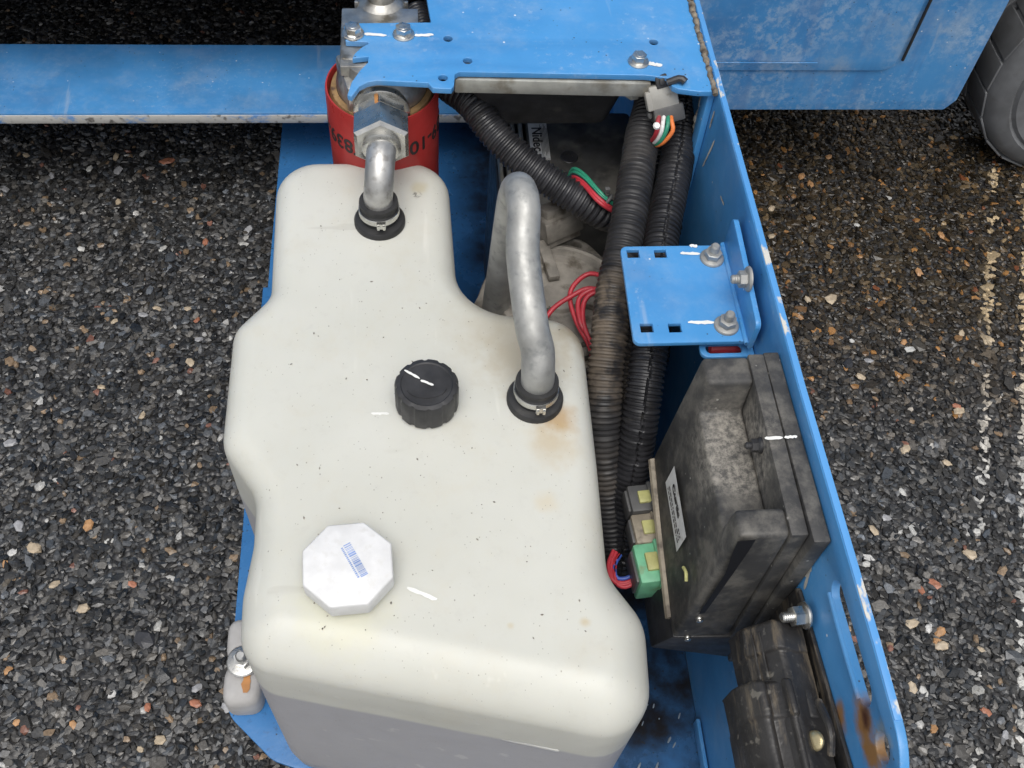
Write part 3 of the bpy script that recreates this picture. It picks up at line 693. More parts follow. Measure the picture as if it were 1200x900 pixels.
def tank_mesh():
    from mathutils.geometry import delaunay_2d_cdt
    B = np.array([(p.x, p.y) for p in to]); A2 = np.roll(B, -1, 0)
    def dist(P):
        d = np.full(len(P), 9.)
        for a, b_ in zip(B, A2):
            e = b_ - a; t = np.clip(((P - a) @ e) / (e @ e), 0, 1); d = np.minimum(d, np.hypot(*(P - a - t[:, None] * e).T))
        return d
    def inside(P):
        c = np.zeros(len(P), bool)
        for a, b_ in zip(B, A2):
            m = ((a[1] > P[:, 1]) != (b_[1] > P[:, 1])) & (P[:, 0] < (b_[0] - a[0]) * (P[:, 1] - a[1]) / (b_[1] - a[1] + 1e-12) + a[0]); c ^= m
        return c
    NR = np.array([(m.x, m.y) for m in nrm]); pts = []
    for d in (.0006, .002, .0042, .0072, .011):
        q_ = B + NR * d; pts.append(q_[np.abs(dist(q_) - d) < d * .25])
    gx, gy = np.meshgrid(np.arange(-.17, .18, .0042), np.arange(.15, .76, .0042)); G = np.stack([gx.ravel() + (np.arange(gx.size) % 2) * .0003, gy.ravel()], 1)
    G = G[inside(G)]; G = G[dist(G) > .0135]; pts.append(G); Q = np.concatenate(pts); dq = dist(Q)
    r = .022 + .015 * np.clip((.40 - Q[:, 1]) / .14, 0, 1); rB = .022 + .015 * np.clip((.40 - B[:, 1]) / .14, 0, 1)
    fr = np.clip((.36 - Q[:, 1] - .10 * (Q[:, 0] + .13)) / .10, 0, 1); pw = 2.0 - .25 * fr
    x_ = np.clip(dq, 0, r); z = TZ - r + r * np.maximum(0, 1 - (1 - x_ / r) ** pw) ** (1 / pw)
    z += .0012 * (vnoise(Q[:, 0] + 2, Q[:, 1], 9, 12) - .5) * np.clip(dq / .03, 0, 1)
    allp = [Vector((float(a), float(b_))) for a, b_ in np.concatenate([B, Q])]; nb = len(B)
    ov, oe, of, orig, _, _ = delaunay_2d_cdt(allp, [(i, (i + 1) % nb) for i in range(nb)], [], 1, 1e-7)
    zz_ = np.concatenate([TZ - rB, z]); V = [(p.x, p.y, float(zz_[o_[0]]) if o_ else TZ) for p, o_ in zip(ov, orig)]; F = [tuple(f) for f in of]
    inv = {o_[0]: k for k, o_ in enumerate(orig) if o_}
    prev = [inv[i] for i in range(nb)]
    for q_ in (.9, .75, .55, .35, .15, .04, 0):
        cur = []
        for i, (p, m) in enumerate(zip(to, nrm)):
            zt_ = TZ - rB[i]; z_ = ZF + .002 + (zt_ - ZF - .002) * q_; off = .0015 * (1 - q_) + (.010 if q_ == 0 else .003 if q_ < .05 else 0)
            cur.append(len(V)); V.append((p.x + m.x * off, p.y + m.y * off, z_))
        for i in range(nb): i2 = (i + 1) % nb; F.append((prev[i], prev[i2], cur[i2], cur[i]))
        prev = cur
    F.append(tuple(prev))
    me = bpy.data.meshes.new('body'); me.from_pydata(V, [], F)
    bm = bmesh.new(); bm.from_mesh(me); bmesh.ops.recalc_face_normals(bm, faces=bm.faces); bm.to_mesh(me); bm.free()
    return me
body = link_mesh('body', tank_mesh(), M_tank, TK, 60)
# black ribbed filler cap
cc = at(500, 449, .472)
bc = MB(); N_ = 96; pr_ = [(.0255, 0), (.0258, .0015), (.0258, .024), (.0247, .0262), (.021, .027), (.02, .0262), (.0, .0262)]
vs_ = []; fs_ = []
for j, (r, z) in enumerate(pr_):
    for k in range(N_):
        a = 2 * math.pi * k / N_; rr = r
        if j < 4 and (k % 8) < 2: rr = r - .0011
        if r == 0: rr = .0001
        vs_.append((rr * math.cos(a) + cc.x, rr * math.sin(a) + cc.y, TZ + .002 + z))
for j in range(len(pr_) - 1):
    for k in range(N_): k2 = (k + 1) % N_; fs_.append((j * N_ + k, j * N_ + k2, (j + 1) * N_ + k2, (j + 1) * N_ + k))
cap = bc.add(vs_, fs_).build('filler_cap', M_black, TK, smooth=30)
# grip relief on the cap: an oval arc
MB().tube([(cc.x + .0155 * math.cos(a), cc.y - .003 + .010 * math.sin(a), TZ + .0284) for a in np.linspace(3.3, 6.1, 14)], .0007, 6).build('cap_relief', M_black, cap)
mark(474, 434, 492, 444, TZ + .0286, .0022, cap); mark(493, 446, 508, 452, TZ + .0286, .0024, cap)
mark(435, 485, 456, 485, TZ, .0026, body); mark(477, 689, 512, 703, TZ, .0032, body)
# white octagonal cap with its barcode
oc = at(407, 659, .468); OR = .0345
ob = MB(); rot = R(22.5 + 3)
def oring(r, z, nn=8): return [(oc.x + r * math.cos(2 * math.pi * k / nn + rot), oc.y + r * math.sin(2 * math.pi * k / nn + rot), z) for k in range(nn)]
ob.quadhull(oring(OR, TZ + .006), oring(OR, TZ + .024)); oct_ = ob.build('octagonal_cap', M_white, TK, bevel=.0016, seg=3)
MB().lathe([(.026, 0), (.027, .003), (.026, .007)], Matrix.Translation((oc.x, oc.y, TZ - .001)), 32).build('cap_neck', M_white, oct_)
bars = MB(); ctr = at(414, 657, TZ + .0242); gb = random.Random(5); ang = R(-62); Mb = Matrix.Translation((ctr.x, ctr.y, TZ + .0243)) @ Matrix.Rotation(ang, 4, 'Z')
x = -.014
while x < .014:
    w = gb.choice((.0004, .0004, .0008, .0013)); bars.add([(x, -.001, 0), (x + w, -.001, 0), (x + w, .0045, 0), (x, .0045, 0)], [(0, 1, 2, 3)], Mb); x += w + gb.choice((.0004, .0006, .0009))
x = -.013
while x < .013:
    w = gb.uniform(.0008, .0013); bars.add([(x, -.0034, 0), (x + w, -.0034, 0), (x + w, -.0019, 0), (x, -.0019, 0)], [(0, 1, 2, 3)], Mb); x += w + .0005
bars.build('barcode', M_inkblue, oct_, smooth=0)
# two rubber grommets with clamps
def grommet(p, s=1.0):
    T_ = Matrix.Translation((p.x, p.y, TZ - .001)); gm = MB().lathe([(.0235 * s, 0), (.0235 * s, .0045), (.022 * s, .0065), (.0172 * s, .0072), (.0165 * s, .0075), (.0165 * s, .012), (.0178 * s, .013), (.0178 * s, .020), (.0165 * s, .0215), (.0165 * s, .0245), (.0178 * s, .0255), (.0175 * s, .0285), (.0135 * s, .0285)], T_, 36).build('rubber_grommet', M_rubber, TK, smooth=40)
    cl = MB().lathe([(.0182 * s, .0135), (.0186 * s, .0140), (.0186 * s, .0195), (.0182 * s, .020)], T_, 40)
    cl.box((0.002, -.0195 * s, .0168), (.008, .004, .0062), T_); cl.box((.0045, -.0215 * s, .0168), (.002, .004, .005), T_); cl.box((-.0005, -.0215 * s, .0168), (.002, .004, .005), T_)
    cl.build('hose_clamp', M_zinc, gm, smooth=30)
g1 = at(445, 257, .445); g2 = at(627, 466, .445)
grommet(g1); grommet(g2)
# moulded strip on the front face, foot pads on the left side
fm = Vector((.158 + .136, .182 - .260, 0)).normalized()
pc = at(622, 889, Y=.205)
def front_y(x): return .260 + (x + .136) * (.182 - .260) / (.158 + .136)
MB().box((0, 0, 0), (.046, .004, .007), Matrix.Translation((.075, front_y(.075) + .0005, .353)) @ Matrix.Rotation(math.atan2(fm.y, fm.x), 4, 'Z')).build('moulded_strip', M_tank, body, bevel=.0015)
for (u, v, hh_, rx, ry) in ((284, 748, .036, .016, .022), (283, 800, .034, .019, .022)):
    p = at(u, v, .135); prf = [(rx, ry, .0), (rx, ry, hh_ * .72), (rx * .92, ry * .92, hh_ * .9), (rx * .7, ry * .75, hh_), (rx * .2, ry * .2, hh_ * 1.02)]
    mb = MB(); vv = []; ff = []; K = 28
    for (ax, ay, z) in prf:
        for k in range(K):
            a = 2 * math.pi * k / K; c_, s_ = math.cos(a), math.sin(a)
            vv.append((p.x + math.copysign(abs(c_) ** .6, c_) * ax, p.y + math.copysign(abs(s_) ** .6, s_) * ay, ZF + .001 + z))
    for j in range(len(prf) - 1):
        for k in range(K): k2 = (k + 1) % K; ff.append((j * K + k, j * K + k2, (j + 1) * K + k2, (j + 1) * K + k))
    ff += [tuple(range(K))[::-1], tuple(range((len(prf) - 1) * K, len(prf) * K))]
    pad = mb.add(vv, ff).build('foot_pad', M_pad, TK, smooth=60)
mark(290, 785, 287, 812, .1362, .008, pad, M_orange)
hexbolt(at(285, 775, .14), (0, 0, 1), .0095, TK, stud=.008, h=.008, washer=1.7)
# loose dark flecks lying on the tank top
fl = MB(); gf = random.Random(21)
for k in range(70):
    u, v = gf.uniform(340, 690), gf.uniform(230, 760)
    if v < 370 and u > 510: continue
    p = at(u, v, TZ + .0005); r = gf.uniform(.0003, .0008); a = gf.uniform(0, 6.28); e = gf.uniform(1, 2.6)
    fl.add([(r * e, 0, 0), (0, r, 0), (-r * e, 0, 0), (0, -r, 0), (0, 0, r * .7)], [(0, 1, 4), (1, 2, 4), (2, 3, 4), (3, 0, 4)], Matrix.Translation(p) @ Matrix.Rotation(a, 4, 'Z'))
tag(fl.build('dirt_flecks', M_castdirt, TK, smooth=0), kind='stuff')

# ================================================================== FILTER
FC = Vector((-.031, .779)); FR = .0535; FZ = .502
FL = thing('oil_filter', (FC.x, FC.y, .27), 'red spin-on oil filter under a cast metal head behind the tank', 'oil filter')
MF = Matrix.Translation((FC.x, FC.y, 0))
can = MB().lathe([(.02, .270), (.042, .272), (.050, .280), (FR, .296), (FR, FZ - .003), (FR - .0008, FZ), (FR - .0022, FZ), (FR - .003, FZ - .004), (FR - .0035, FZ - .014), (.02, FZ - .014)], MF, 72).build('canister', M_red, FL, smooth=40)
MB().lathe([(FR - .0034, FZ - .010), (.0475, FZ - .002), (.0425, FZ - .001), (.041, FZ - .01)], MF, 60, closed=False).build('seam_ring', M_gasket, FL, smooth=50)
def curved_text(body_, a0, z0, size):
    me = text_mesh(body_, size, bold=.0003)
    me.transform(Matrix.Rotation(math.pi, 4, 'Z'))       # printed upside down on the hanging filter
    co = np.empty(len(me.vertices) * 3); me.vertices.foreach_get('co', co); co = co.reshape(-1, 3)
    rr = FR + .0003 + co[:, 2] * 1.0; an = a0 + co[:, 0] / FR
    me.vertices.foreach_set('co', np.stack([FC.x + rr * np.cos(an), FC.y + rr * np.sin(an), z0 + co[:, 1]], 1).ravel()); me.update()
    link_mesh('lettering', me, M_ink, can, 0)
curved_text('BT839-10', R(-142), .464, .0225)
curved_text('BT839-10', R(-15), .464, .0225)
# head
hd = MB().lathe([(.0415, FZ - .006), (.0425, FZ + .004), (.0405, FZ + .012), (.036, FZ + .020), (.034, .537)], MF, 48)
hd.box((FC.x, FC.y + .022, .5325), (.072, .085, .011))
hdo = hd.build('filter_head', M_cast, FL, bevel=.0015, smooth=35)
e0 = at(402, 24, .538); e1 = at(487, 24, .538)
plate('head_flange', rounded([(e0.x - .001, .768, .004), (e1.x, .768, .004), (e1.x + .001, e0.y - .002, .006), (e0.x - .002, e0.y - .002, .006)]), [], .009, M_cast, hdo, Matrix.Translation((0, 0, .5385)), .002)
hb = at(447, 14, .535)
MB().lathe([(.026, 0), (.0255, .008), (.021, .016), (.014, .021), (.0135, .05), (.016, .052), (.016, .075), (.012, .078)], Matrix.Translation((hb.x, hb.y + .012, .522)), 28).build('inlet_boss', M_cast, FL, smooth=35)
for a in np.linspace(0, 2 * math.pi, 9)[:-1]:
    MB().box((hb.x + .0235 * math.cos(a), hb.y + .012 + .0235 * math.sin(a), .530), (.004, .004, .016), rz=a).build('boss_rib', M_cast, hdo, bevel=.001)
# casting web down the left and the outlet boss
MB().box((FC.x - .030, FC.y - .012, .512), (.012, .05, .03), rz=.25).build('web', M_cast, hdo, bevel=.003)
AXZ = .503
MB().lathe([(.0245, 0), (.0245, .024), (.0225, .026)], mat_axis((FC.x, .768, AXZ), (0, -1, 0)), 32).build('outlet_boss', M_cast, hdo, bevel=.001)

# ================================================================== PIPES
SP = thing('suction_pipe', (g1.x, g1.y, TZ), 'short bright steel elbow pipe from filter head into the tank', 'pipe')
px_ = FC.x
MB().lathe([(.026, 0), (.026, .005), (.024, .006)], mat_axis((px_, .742, AXZ), (0, -1, 0)), 36).build('washer', M_zinc, SP, smooth=30)
MB().hexa(.0235, 0, .014, mat_axis((px_, .737, AXZ), (0, -1, 0)), rot=R(30)).build('adapter', M_zinc, SP, smooth=25)
MB().hexa(.0278, 0, .030, mat_axis((px_, .7235, AXZ), (0, -1, 0)), rot=R(30), ch=.2).build('hex_nut', M_zinc, SP, smooth=25)
mark(441, 102, 441, 124, AXZ + .0225, .0035, SP, M_orange)
bend = [(px_, .700, AXZ), (px_, .690, AXZ)] + [(px_ + (g1.x - px_) * t, .690 - (.690 - g1.y) * math.sin(t * math.pi / 2), AXZ - .028 * (1 - math.cos(t * math.pi / 2))) for t in np.linspace(.12, 1, 9)] + [(g1.x, g1.y, .455), (g1.x, g1.y, .44)]
MB().tube(bend, .0132, 28).build('tube', M_brushed, SP, smooth=60)
MB().lathe([(.0175, 0), (.0175, .004), (.0140, .006)], mat_axis((px_, .694, AXZ), (0, -1, 0)), 28).build('collar', M_zinc, SP, smooth=30)
RP = thing('return_pipe', (g2.x, g2.y, TZ), 'dull galvanised steel pipe bent over into the tank beside the corrugated conduits', 'pipe')
tp_ = at(600, 212, .555)
rp = [Vector((tp_.x - .006, tp_.y + .034, .28)), Vector((tp_.x - .001, tp_.y + .021, .40)), Vector((tp_.x + .002, tp_.y + .009, .50)), Vector((tp_.x + .0035, tp_.y + .003, .536)), Vector((tp_.x + .0055, tp_.y - .009, .5545)), Vector((tp_.x + .0075, tp_.y - .030, .553)),
      at(613, 300, .533), at(623, 380, .508), Vector((g2.x - .0005, g2.y + .014, .493)), Vector((g2.x, g2.y + .002, .478)), Vector((g2.x, g2.y, .46)), Vector((g2.x, g2.y, .44))]
MB().tube(rp, .0136, 28, .004).build('tube', M_steel, RP, smooth=60)

# ================================================================== CONDUITS
def conduit(pts, r, label, slit=None, m=None, pitch=.0052):
    g_ = random.Random(int(pts[0][0] * 1e4)); ph = g_.random(); wob = [g_.uniform(-1, 1) for _ in range(200)]
    def rf(L, a):
        t = (L / pitch) % 1
        rib = 1 if t < .5 else 0
        k = .5 + .5 * math.cos(2 * math.pi * t); k = min(1, max(0, (k - .18) / .5)); k = k * k * (3 - 2 * k)
        rr = r * (.885 + .115 * k + .018 * wob[int(L / pitch) % 200] * k + .02 * math.sin(L * 41 + ph * 6) * math.cos(a + ph * 6))
        if slit is not None:
            d = abs((a - slit - .05 * wob[int(L / pitch) % 200] + math.pi) % (2 * math.pi) - math.pi)
            if d < .05: rr -= r * .14
        return rr
    b_ = MB().tube(pts, r, 72 if slit is not None else 32, pitch / 7, rf)
    o = b_.build('corrugated_conduit', m or M_conduit, None, smooth=50)
    return tag(o, label, 'conduit', 'corrugated cable conduits in the tray')
conduit([(.005, .92, .475), (.025, .82, .48), at(552, 120, .478), at(578, 155, .466), at(612, 188, .452), at(655, 219, .438), at(703, 249, .42), at(748, 275, .385), (.225, .60, .34)], .0158, 'thick black conduit crossing diagonally from under the top plate', None)
conduit([(.212, .87, .46), at(762, 105, .478), at(752, 165, .476), at(742, 225, .468), at(731, 290, .455), at(719, 345, .44), at(713, 400, .425), at(708, 460, .398), at(708, 530, .355), at(714, 600, .30), at(722, 660, .25)], .0168, 'black conduit hugging the tank edge, muddy halfway down', None, M_conduit_dirty)
conduit([(.252, .90, .44), at(800, 100, .465), at(799, 140, .465), at(790, 205, .458), at(777, 270, .448), at(769, 335, .437), at(762, 405, .425), at(752, 480, .395), at(738, 565, .335), at(730, 620, .285), at(727, 668, .245)], .0166, 'slit black conduit passing under the blue bracket to the connectors', 1.45)
conduit([(.256, .88, .38), at(812, 150, .40), at(812, 220, .39), at(808, 265, .37), at(804, 300, .32), (.245, .60, .20)], .0120, 'thin black conduit lowest against the blue side wall', None)
conduit([at(752, 290, .33), at(750, 320, .36), at(742, 370, .385), at(734, 430, .375), at(727, 500, .34), at(722, 580, .28), at(722, 650, .22)], .0125, 'muddy black conduit squeezed between the two thick ones', None, M_conduit_dirty)
conduit([(.235, .84, .40), at(782, 150, .41), at(772, 200, .40), at(762, 260, .38), at(752, 300, .34)], .0110, 'short dark conduit in the gap beneath the grey plug', None)

# ================================================================== CONNECTORS
GC = thing('wire_plug', at(775, 120, .515), 'grey plug with red, white, green and orange wires at the top plate edge', 'plug')
pa = at(773, 97, .532); pb = at(781, 142, .502); ax = (pb - pa).normalized(); L_ = (pb - pa).length
xx = (Vector((1, 0, 0)) - ax * ax.x).normalized(); zz = xx.cross(ax); 
if zz.z < 0: zz = -zz
Mg = Matrix(((xx.x, ax.x, zz.x, pa.x), (xx.y, ax.y, zz.y, pa.y), (xx.z, ax.z, zz.z, pa.z), (0, 0, 0, 1)))
MB().box((0, L_ * .30, 0), (.026, L_ * .62, .022), Mg).box((-.014, L_ * .35, .006), (.006, L_ * .5, .010), Mg).build('housing', M_greyp, GC, bevel=.002)
MB().box((.002, L_ * .78, -.0005), (.029, L_ * .46, .024), Mg).box((-.015, L_ * .72, .002), (.005, L_ * .2, .009), Mg).build('collar', M_dgreyp, GC, bevel=.004)
MB().box((0, -.003, .006), (.011, .012, .012), Mg).box((0, -.003, .0125), (.005, .006, .003), Mg).build('latch', M_black, GC, bevel=.001)
MB().tube([at(782, 97, .545), at(797, 92, .550), at(803, 96, .549)], .0035, 10, .003).build('tie_tail', M_black, GC)
def wire_t(pts, r, m, parent, name='wire'): return MB().tube(pts, r, 10, .003).build(name, m, parent, smooth=60)
for du, m in ((-6, M_wred), (0, M_wwhite), (6, M_wgreen), (10, M_worange)):
    e = abs(du) * .1
    wire_t([at(778 + du * .8, 134, .512), at(777 + du, 142, .512), at(775 + du * .9 + (4 if du == 10 else 0), 154, .506), at(768 + du * .6, 166 + du * .3, .490), at(757, 170, .47)], .0021, m, GC)
MB().lathe([(.0022, 0), (.0035, .002), (.0025, .004)], mat_axis(at(769, 148, .515), (0, -.6, .8)), 12).build('seal_pin', M_wwhite, GC)

# wires crossing under the diagonal conduit
WB = thing('wire_bundle', at(690, 225, .43), 'green and red wire bundle with a cable tie beside the diagonal conduit', 'wires')
for k, (m, dv) in enumerate(((M_wgreen, -4), (M_wgreen, 0), (M_wred, 5), (M_wred, 9), (M_wblack, 3))):
    wire_t([at(666, 212 + dv * .6, .42), at(672, 202 + dv, .435), at(685, 209 + dv, .445), at(700, 226 + dv, .448), at(716, 240 + dv * .7, .44), at(735, 250 + dv * .5, .42)], .0020, m, WB)
tie = MB().lathe([(.0075, 0), (.0082, .0006), (.0082, .0026), (.0075, .003)], mat_axis(at(710, 234, .443), at(716, 240, .44) - at(700, 226, .448)), 20)
tie.box((.0, -.001, .010), (.005, .004, .006), Matrix.Translation(at(710, 231, .443))); tie.build('cable_tie', M_dgreyp, WB, bevel=.0005)
RW = thing('red_wire_loop', at(680, 370, .36), 'loop of red wires beside the pump casting and tank corner', 'wires')
for k, pts in enumerate(([(712, 325), (690, 321), (672, 335), (668, 352), (676, 378), (690, 404), (696, 425)], [(712, 338), (692, 340), (678, 352), (680, 378), (690, 396), (697, 420)], [(712, 345), (690, 338), (668, 348), (650, 360), (640, 372)], [(712, 342), (694, 344), (684, 356), (684, 380), (695, 408)])):
    wire_t([at(u, v, .405 - .005 * i) for i, (u, v) in enumerate(pts)], .0024, M_wred, RW)
wire_t([at(712, 375, .36), at(698, 372, .36), at(690, 384, .355), at(694, 405, .34)], .0022, M_wblack, RW)

# ================================================================== DRIVE MOTOR, PUMP AND CONTROLLER
CT = thing('controller_box', (.12, .83, .42), 'dark controller box hung beneath the blue top plate', 'controller')
MB().quadhull([Vector(p) for p in ((.036, .742, .522), (.215, .736, .522), (.215, .98, .522), (.036, .98, .522))], [Vector(p) for p in ((.036, .742, .5375), (.215, .736, .5375), (.215, .98, .5375), (.036, .98, .5375))]).build('mounting_plate', M_dull, CT, bevel=.0015)
MB().quadhull([Vector(p) for p in ((.065, .778, .448), (.190, .778, .448), (.190, .97, .448), (.065, .97, .448))], [Vector(p) for p in ((.050, .760, .5205), (.204, .760, .5205), (.204, .97, .5205), (.050, .97, .5205))]).build('housing', M_black, CT, bevel=.012, seg=4)
hexbolt(Vector((.203, .750, .521)), (0, 0, -1), .007, CT, h=.006, washer=1.4, m=M_dull)
DM = thing('drive_motor', (.15, .80, ZF), 'grimy electric motor and cast pump down inside the tray', 'motor')
MB().box((.184, .822, .230), (.124, .165, .260)).build('motor_cover', M_motor, DM, bevel=.008, seg=3)
MB().box((.104, .822, .225), (.036, .16, .25)).build('motor_side', M_black, DM, bevel=.003)
for k in range(4):
    MB().box((.091 + k * .0085, .820, .352), (.0042, .155, .020)).build('cooling_fin', M_dull, DM, bevel=.0008)
lb = MB().box((0, 0, 0), (.020, .06, .0006)); Ml = Matrix.Translation((.136, .855, .3605)); 
lbo = MB().box((0, 0, 0), (.021, .062, .0008), Ml).build('label', M_label, DM)
tm = text_mesh('Nidec', .016, bold=.0002); tm.transform(Matrix.Translation((.134, .856, .3611)) @ Matrix.Rotation(R(-90), 4, 'Z')); link_mesh('lettering', tm, M_ink, lbo, 0)
sm = MB()
for k in range(6): sm.box((.1415 + k * .0014 * (k % 2 * 0 + 1) - .003, .855, .36102), (.0005, .05 - .006 * (k % 3), .0002))
sm.build('small_print', M_ink, lbo, smooth=0)
MB().lathe([(.010, 0), (.009, .001), (.004, .001), (.004, -.001)], Matrix.Translation(at(667, 184, .361)), 24).build('cover_boss', M_black, DM)
# grey plug on the motor
pm = at(650, 262, .375); MB().box((0, 0, 0), (.040, .034, .03), Matrix.Translation(pm) @ Matrix.Rotation(R(28), 4, 'Z') @ Matrix.Rotation(R(-20), 4, 'X')).box((0, -.004, .018), (.030, .018, .012), Matrix.Translation(pm) @ Matrix.Rotation(R(28), 4, 'Z') @ Matrix.Rotation(R(-20), 4, 'X')).box((0, -.0185, .004), (.044, .004, .022), Matrix.Translation(pm) @ Matrix.Rotation(R(28), 4, 'Z') @ Matrix.Rotation(R(-20), 4, 'X')).box((-.022, .004, .006), (.006, .012, .016), Matrix.Translation(pm) @ Matrix.Rotation(R(28), 4, 'Z') @ Matrix.Rotation(R(-20), 4, 'X')).box((.006, .0, .026), (.010, .012, .006), Matrix.Translation(pm) @ Matrix.Rotation(R(28), 4, 'Z') @ Matrix.Rotation(R(-20), 4, 'X')).build('motor_plug', M_castdirt, DM, bevel=.0015)
# pump casting: lobed flange, drum and rim
pcn = at(652, 372, .33); PC = Vector((pcn.x, pcn.y))
lob = []
for k in range(72):
    a = 2 * math.pi * k / 72; r = .080 + .012 * max(0, math.cos(3 * (a - R(72)))) ** 3; lob.append(Vector((PC.x + r * math.cos(a), PC.y + r * math.sin(a))))
hl = [circ(PC.x + .081 * math.cos(R(72 + 120 * k)), PC.y + .081 * math.sin(R(72 + 120 * k)), .006, 16) for k in range(3)]
plate('flange', lob, hl, .014, M_castdirt, DM, Matrix.Translation((0, 0, .352)), .003)
MB().lathe([(.076, .12), (.074, .285), (.072, .300), (.066, .304), (.062, .300), (.060, .306), (.050, .308), (.046, .302), (.02, .302), (.018, .306), (.006, .307)], Matrix.Translation((PC.x, PC.y, .06)), 48).build('pump_drum', M_castdirt, DM, smooth=35)
MB().lathe([(.079, .272), (.082, .276), (.082, .279), (.078, .2795)], Matrix.Translation((PC.x, PC.y, .06)), 48, closed=False).build('rim', M_gasket, DM)
for k in range(3): MB().box((PC.x + .045 * math.cos(R(100 + 120 * k)), PC.y + .045 * math.sin(R(100 + 120 * k))  , .367), (.012, .05, .008), rz=R(10 + 120 * k)).build('rib', M_castdirt, DM, bevel=.002)
MB().lathe([(.014, 0), (.014, .03), (.011, .034)], Matrix.Translation(at(605, 362, .33)), 24).build('port', M_dull, DM, smooth=30)

# ================================================================== CONTROL UNIT ON THE WALL
CU = thing('control_unit', (.24, .385, .26), 'dusty black control unit with recessed top bolted inside the side wall', 'control unit')
x0, x1, y0, y1, z0, z1 = .207, .259, .287, .436, .362, .530
ux = .2585
cu = MB()
# casing with a deep recess: outline in (y, z) seen from the side, built as three blocks joined into one shell
bmc = bmesh.new()
prof = [(y1, z0 + .02), (y1, z1), (y1 - .024, z1), (y1 - .027, z1 - .036), (y0 + .024, z1 - .036), (y0 + .021, z1), (y0, z1), (y0 - .004, z0 - .012), (y0 + .03, z0 - .012)]
# inner (left) side leans inwards and carries the recess open to the left
L0 = [Vector((x0 + (.004 if z > z1 - .045 else -.010 * (z1 - z) / .2), y, z)) for y, z in prof]
L1 = [Vector((ux - .012, y, z)) for y, z in prof]
cu.quadhull(L0, L1)
cas = cu.build('casing', M_ecu, CU, bevel=.0035, seg=3)
MB().quadhull([Vector((ux - .0122, y, z)) for y, z in ((y1 + .001, z0), (y1 + .001, z1 + .001), (y0 - .001, z1 + .001), (y0 - .006, z0 - .015))], [Vector((ux, y, z)) for y, z in ((y1 + .001, z0), (y1 + .001, z1 + .001), (y0 - .001, z1 + .001), (y0 - .006, z0 - .015))]).build('casing_back', M_ecu, cas, bevel=.0012, seg=2)
MB().quadhull([Vector((ux + .0008, y, z)) for y, z in ((y1 + .004, z0 - .05), (y1 + .004, z1 - .001), (y0 - .008, z1 + .004), (y0 - .006, z0 - .075))], [Vector((.2715, y, z)) for y, z in ((y1 + .004, z0 - .05), (y1 + .004, z1 - .001), (y0 - .008, z1 + .004), (y0 - .006, z0 - .075))]).build('mounting_plate', M_ecu, CU, bevel=.0015)
bp_ = Vector((ux - .012, at(885, 522, z=.514).y, .514))
hexbolt(bp_, (-1, 0, 0), .0052, cas, stud=.004, h=.005, washer=1.2, m=M_black)
bq = bp_.y
mark(896, 514, 917, 513, z1 + .0011, .0026, cas); mark(919, 513, 934, 512, z1 + .0026, .0024, cas)
# metal rim along the lower left edge
MB().tube([(x0 - .0075, y1 - .002, z0 + .016), (x0 - .008, .37, z0 + .002), (x0 - .0085, y0 + .012, z0 - .010)], .0042, 8).build('bottom_rim', M_tanp, CU, smooth=40)
# lower cover at the front end
lc = MB().quadhull([Vector(p) for p in ((.190, y0 + .006, .300), (.256, y0 - .006, .300), (.256, y0 + .05, .300), (.190, y0 + .05, .300))], [Vector(p) for p in ((.199, y0 - .0035, .3495), (.258, y0 - .0065, .3495), (.258, y0 + .05, .3495), (.199, y0 + .05, .3495))]).build('lower_cover', M_black, CU, bevel=.002)
for u, v in ((819, 723), (805, 745)): hexbolt(at(u, v, Y=y0 - .002), (0, -1, .15), .0030, lc, h=.001, washer=1.1)
# label on the left face
def face_pt(y, z): return Vector((x0 - .010 * (z1 - z) / .2 - .0009, y, z))
def on_left(name, yc, zc, wy, wz, m, parent, d=0, rot=0):
    c_, s_ = math.cos(rot), math.sin(rot); P_ = []
    for a_, b_ in ((-1, -1), (1, -1), (1, 1), (-1, 1)):
        yy = yc + a_ * wy / 2 * c_ - b_ * wz / 2 * s_; z_ = zc + a_ * wy / 2 * s_ + b_ * wz / 2 * c_; P_.append(face_pt(yy, z_) + Vector((-d, 0, 0)))
    return MB().add(P_, [(0, 1, 2, 3)]).build(name, m, parent, smooth=0)
lc_ = at(795, 596, X=x0 - .004)
lab = on_left('label', lc_.y, lc_.z, .062, .030, M_label, cas, 0, R(2))
tm = text_mesh('Curtis', .0115, bold=.0003)
tm.transform(Matrix.Translation(face_pt(lc_.y + .004, lc_.z + .006) + Vector((-.0006, 0, 0))) @ Matrix(((0, -.05, -1, 0), (-1, 0, 0, 0), (0, 1, 0, 0), (0, 0, 0, 1))))
link_mesh('lettering', tm, M_ink, lab, 0)
gp = random.Random(4); sp_ = MB()
for row in range(3):
    y = -.026
    while y < .022:
        w = gp.uniform(.001, .005)
        if not (row == 0 and -.02 < y < .02):
            c = [face_pt(lc_.y + y, lc_.z - .001 - row * .0042) + Vector((-.0005, 0, 0)), face_pt(lc_.y + y + w, lc_.z - .001 - row * .0042) + Vector((-.0005, 0, 0)), face_pt(lc_.y + y + w, lc_.z + .0008 - row * .0042) + Vector((-.0005, 0, 0)), face_pt(lc_.y + y, lc_.z + .0008 - row * .0042) + Vector((-.0005, 0, 0))]
            sp_.add(c, [(0, 1, 2, 3)])
        y += w + .0012
sp_.build('small_print', M_ink, lab, smooth=0)
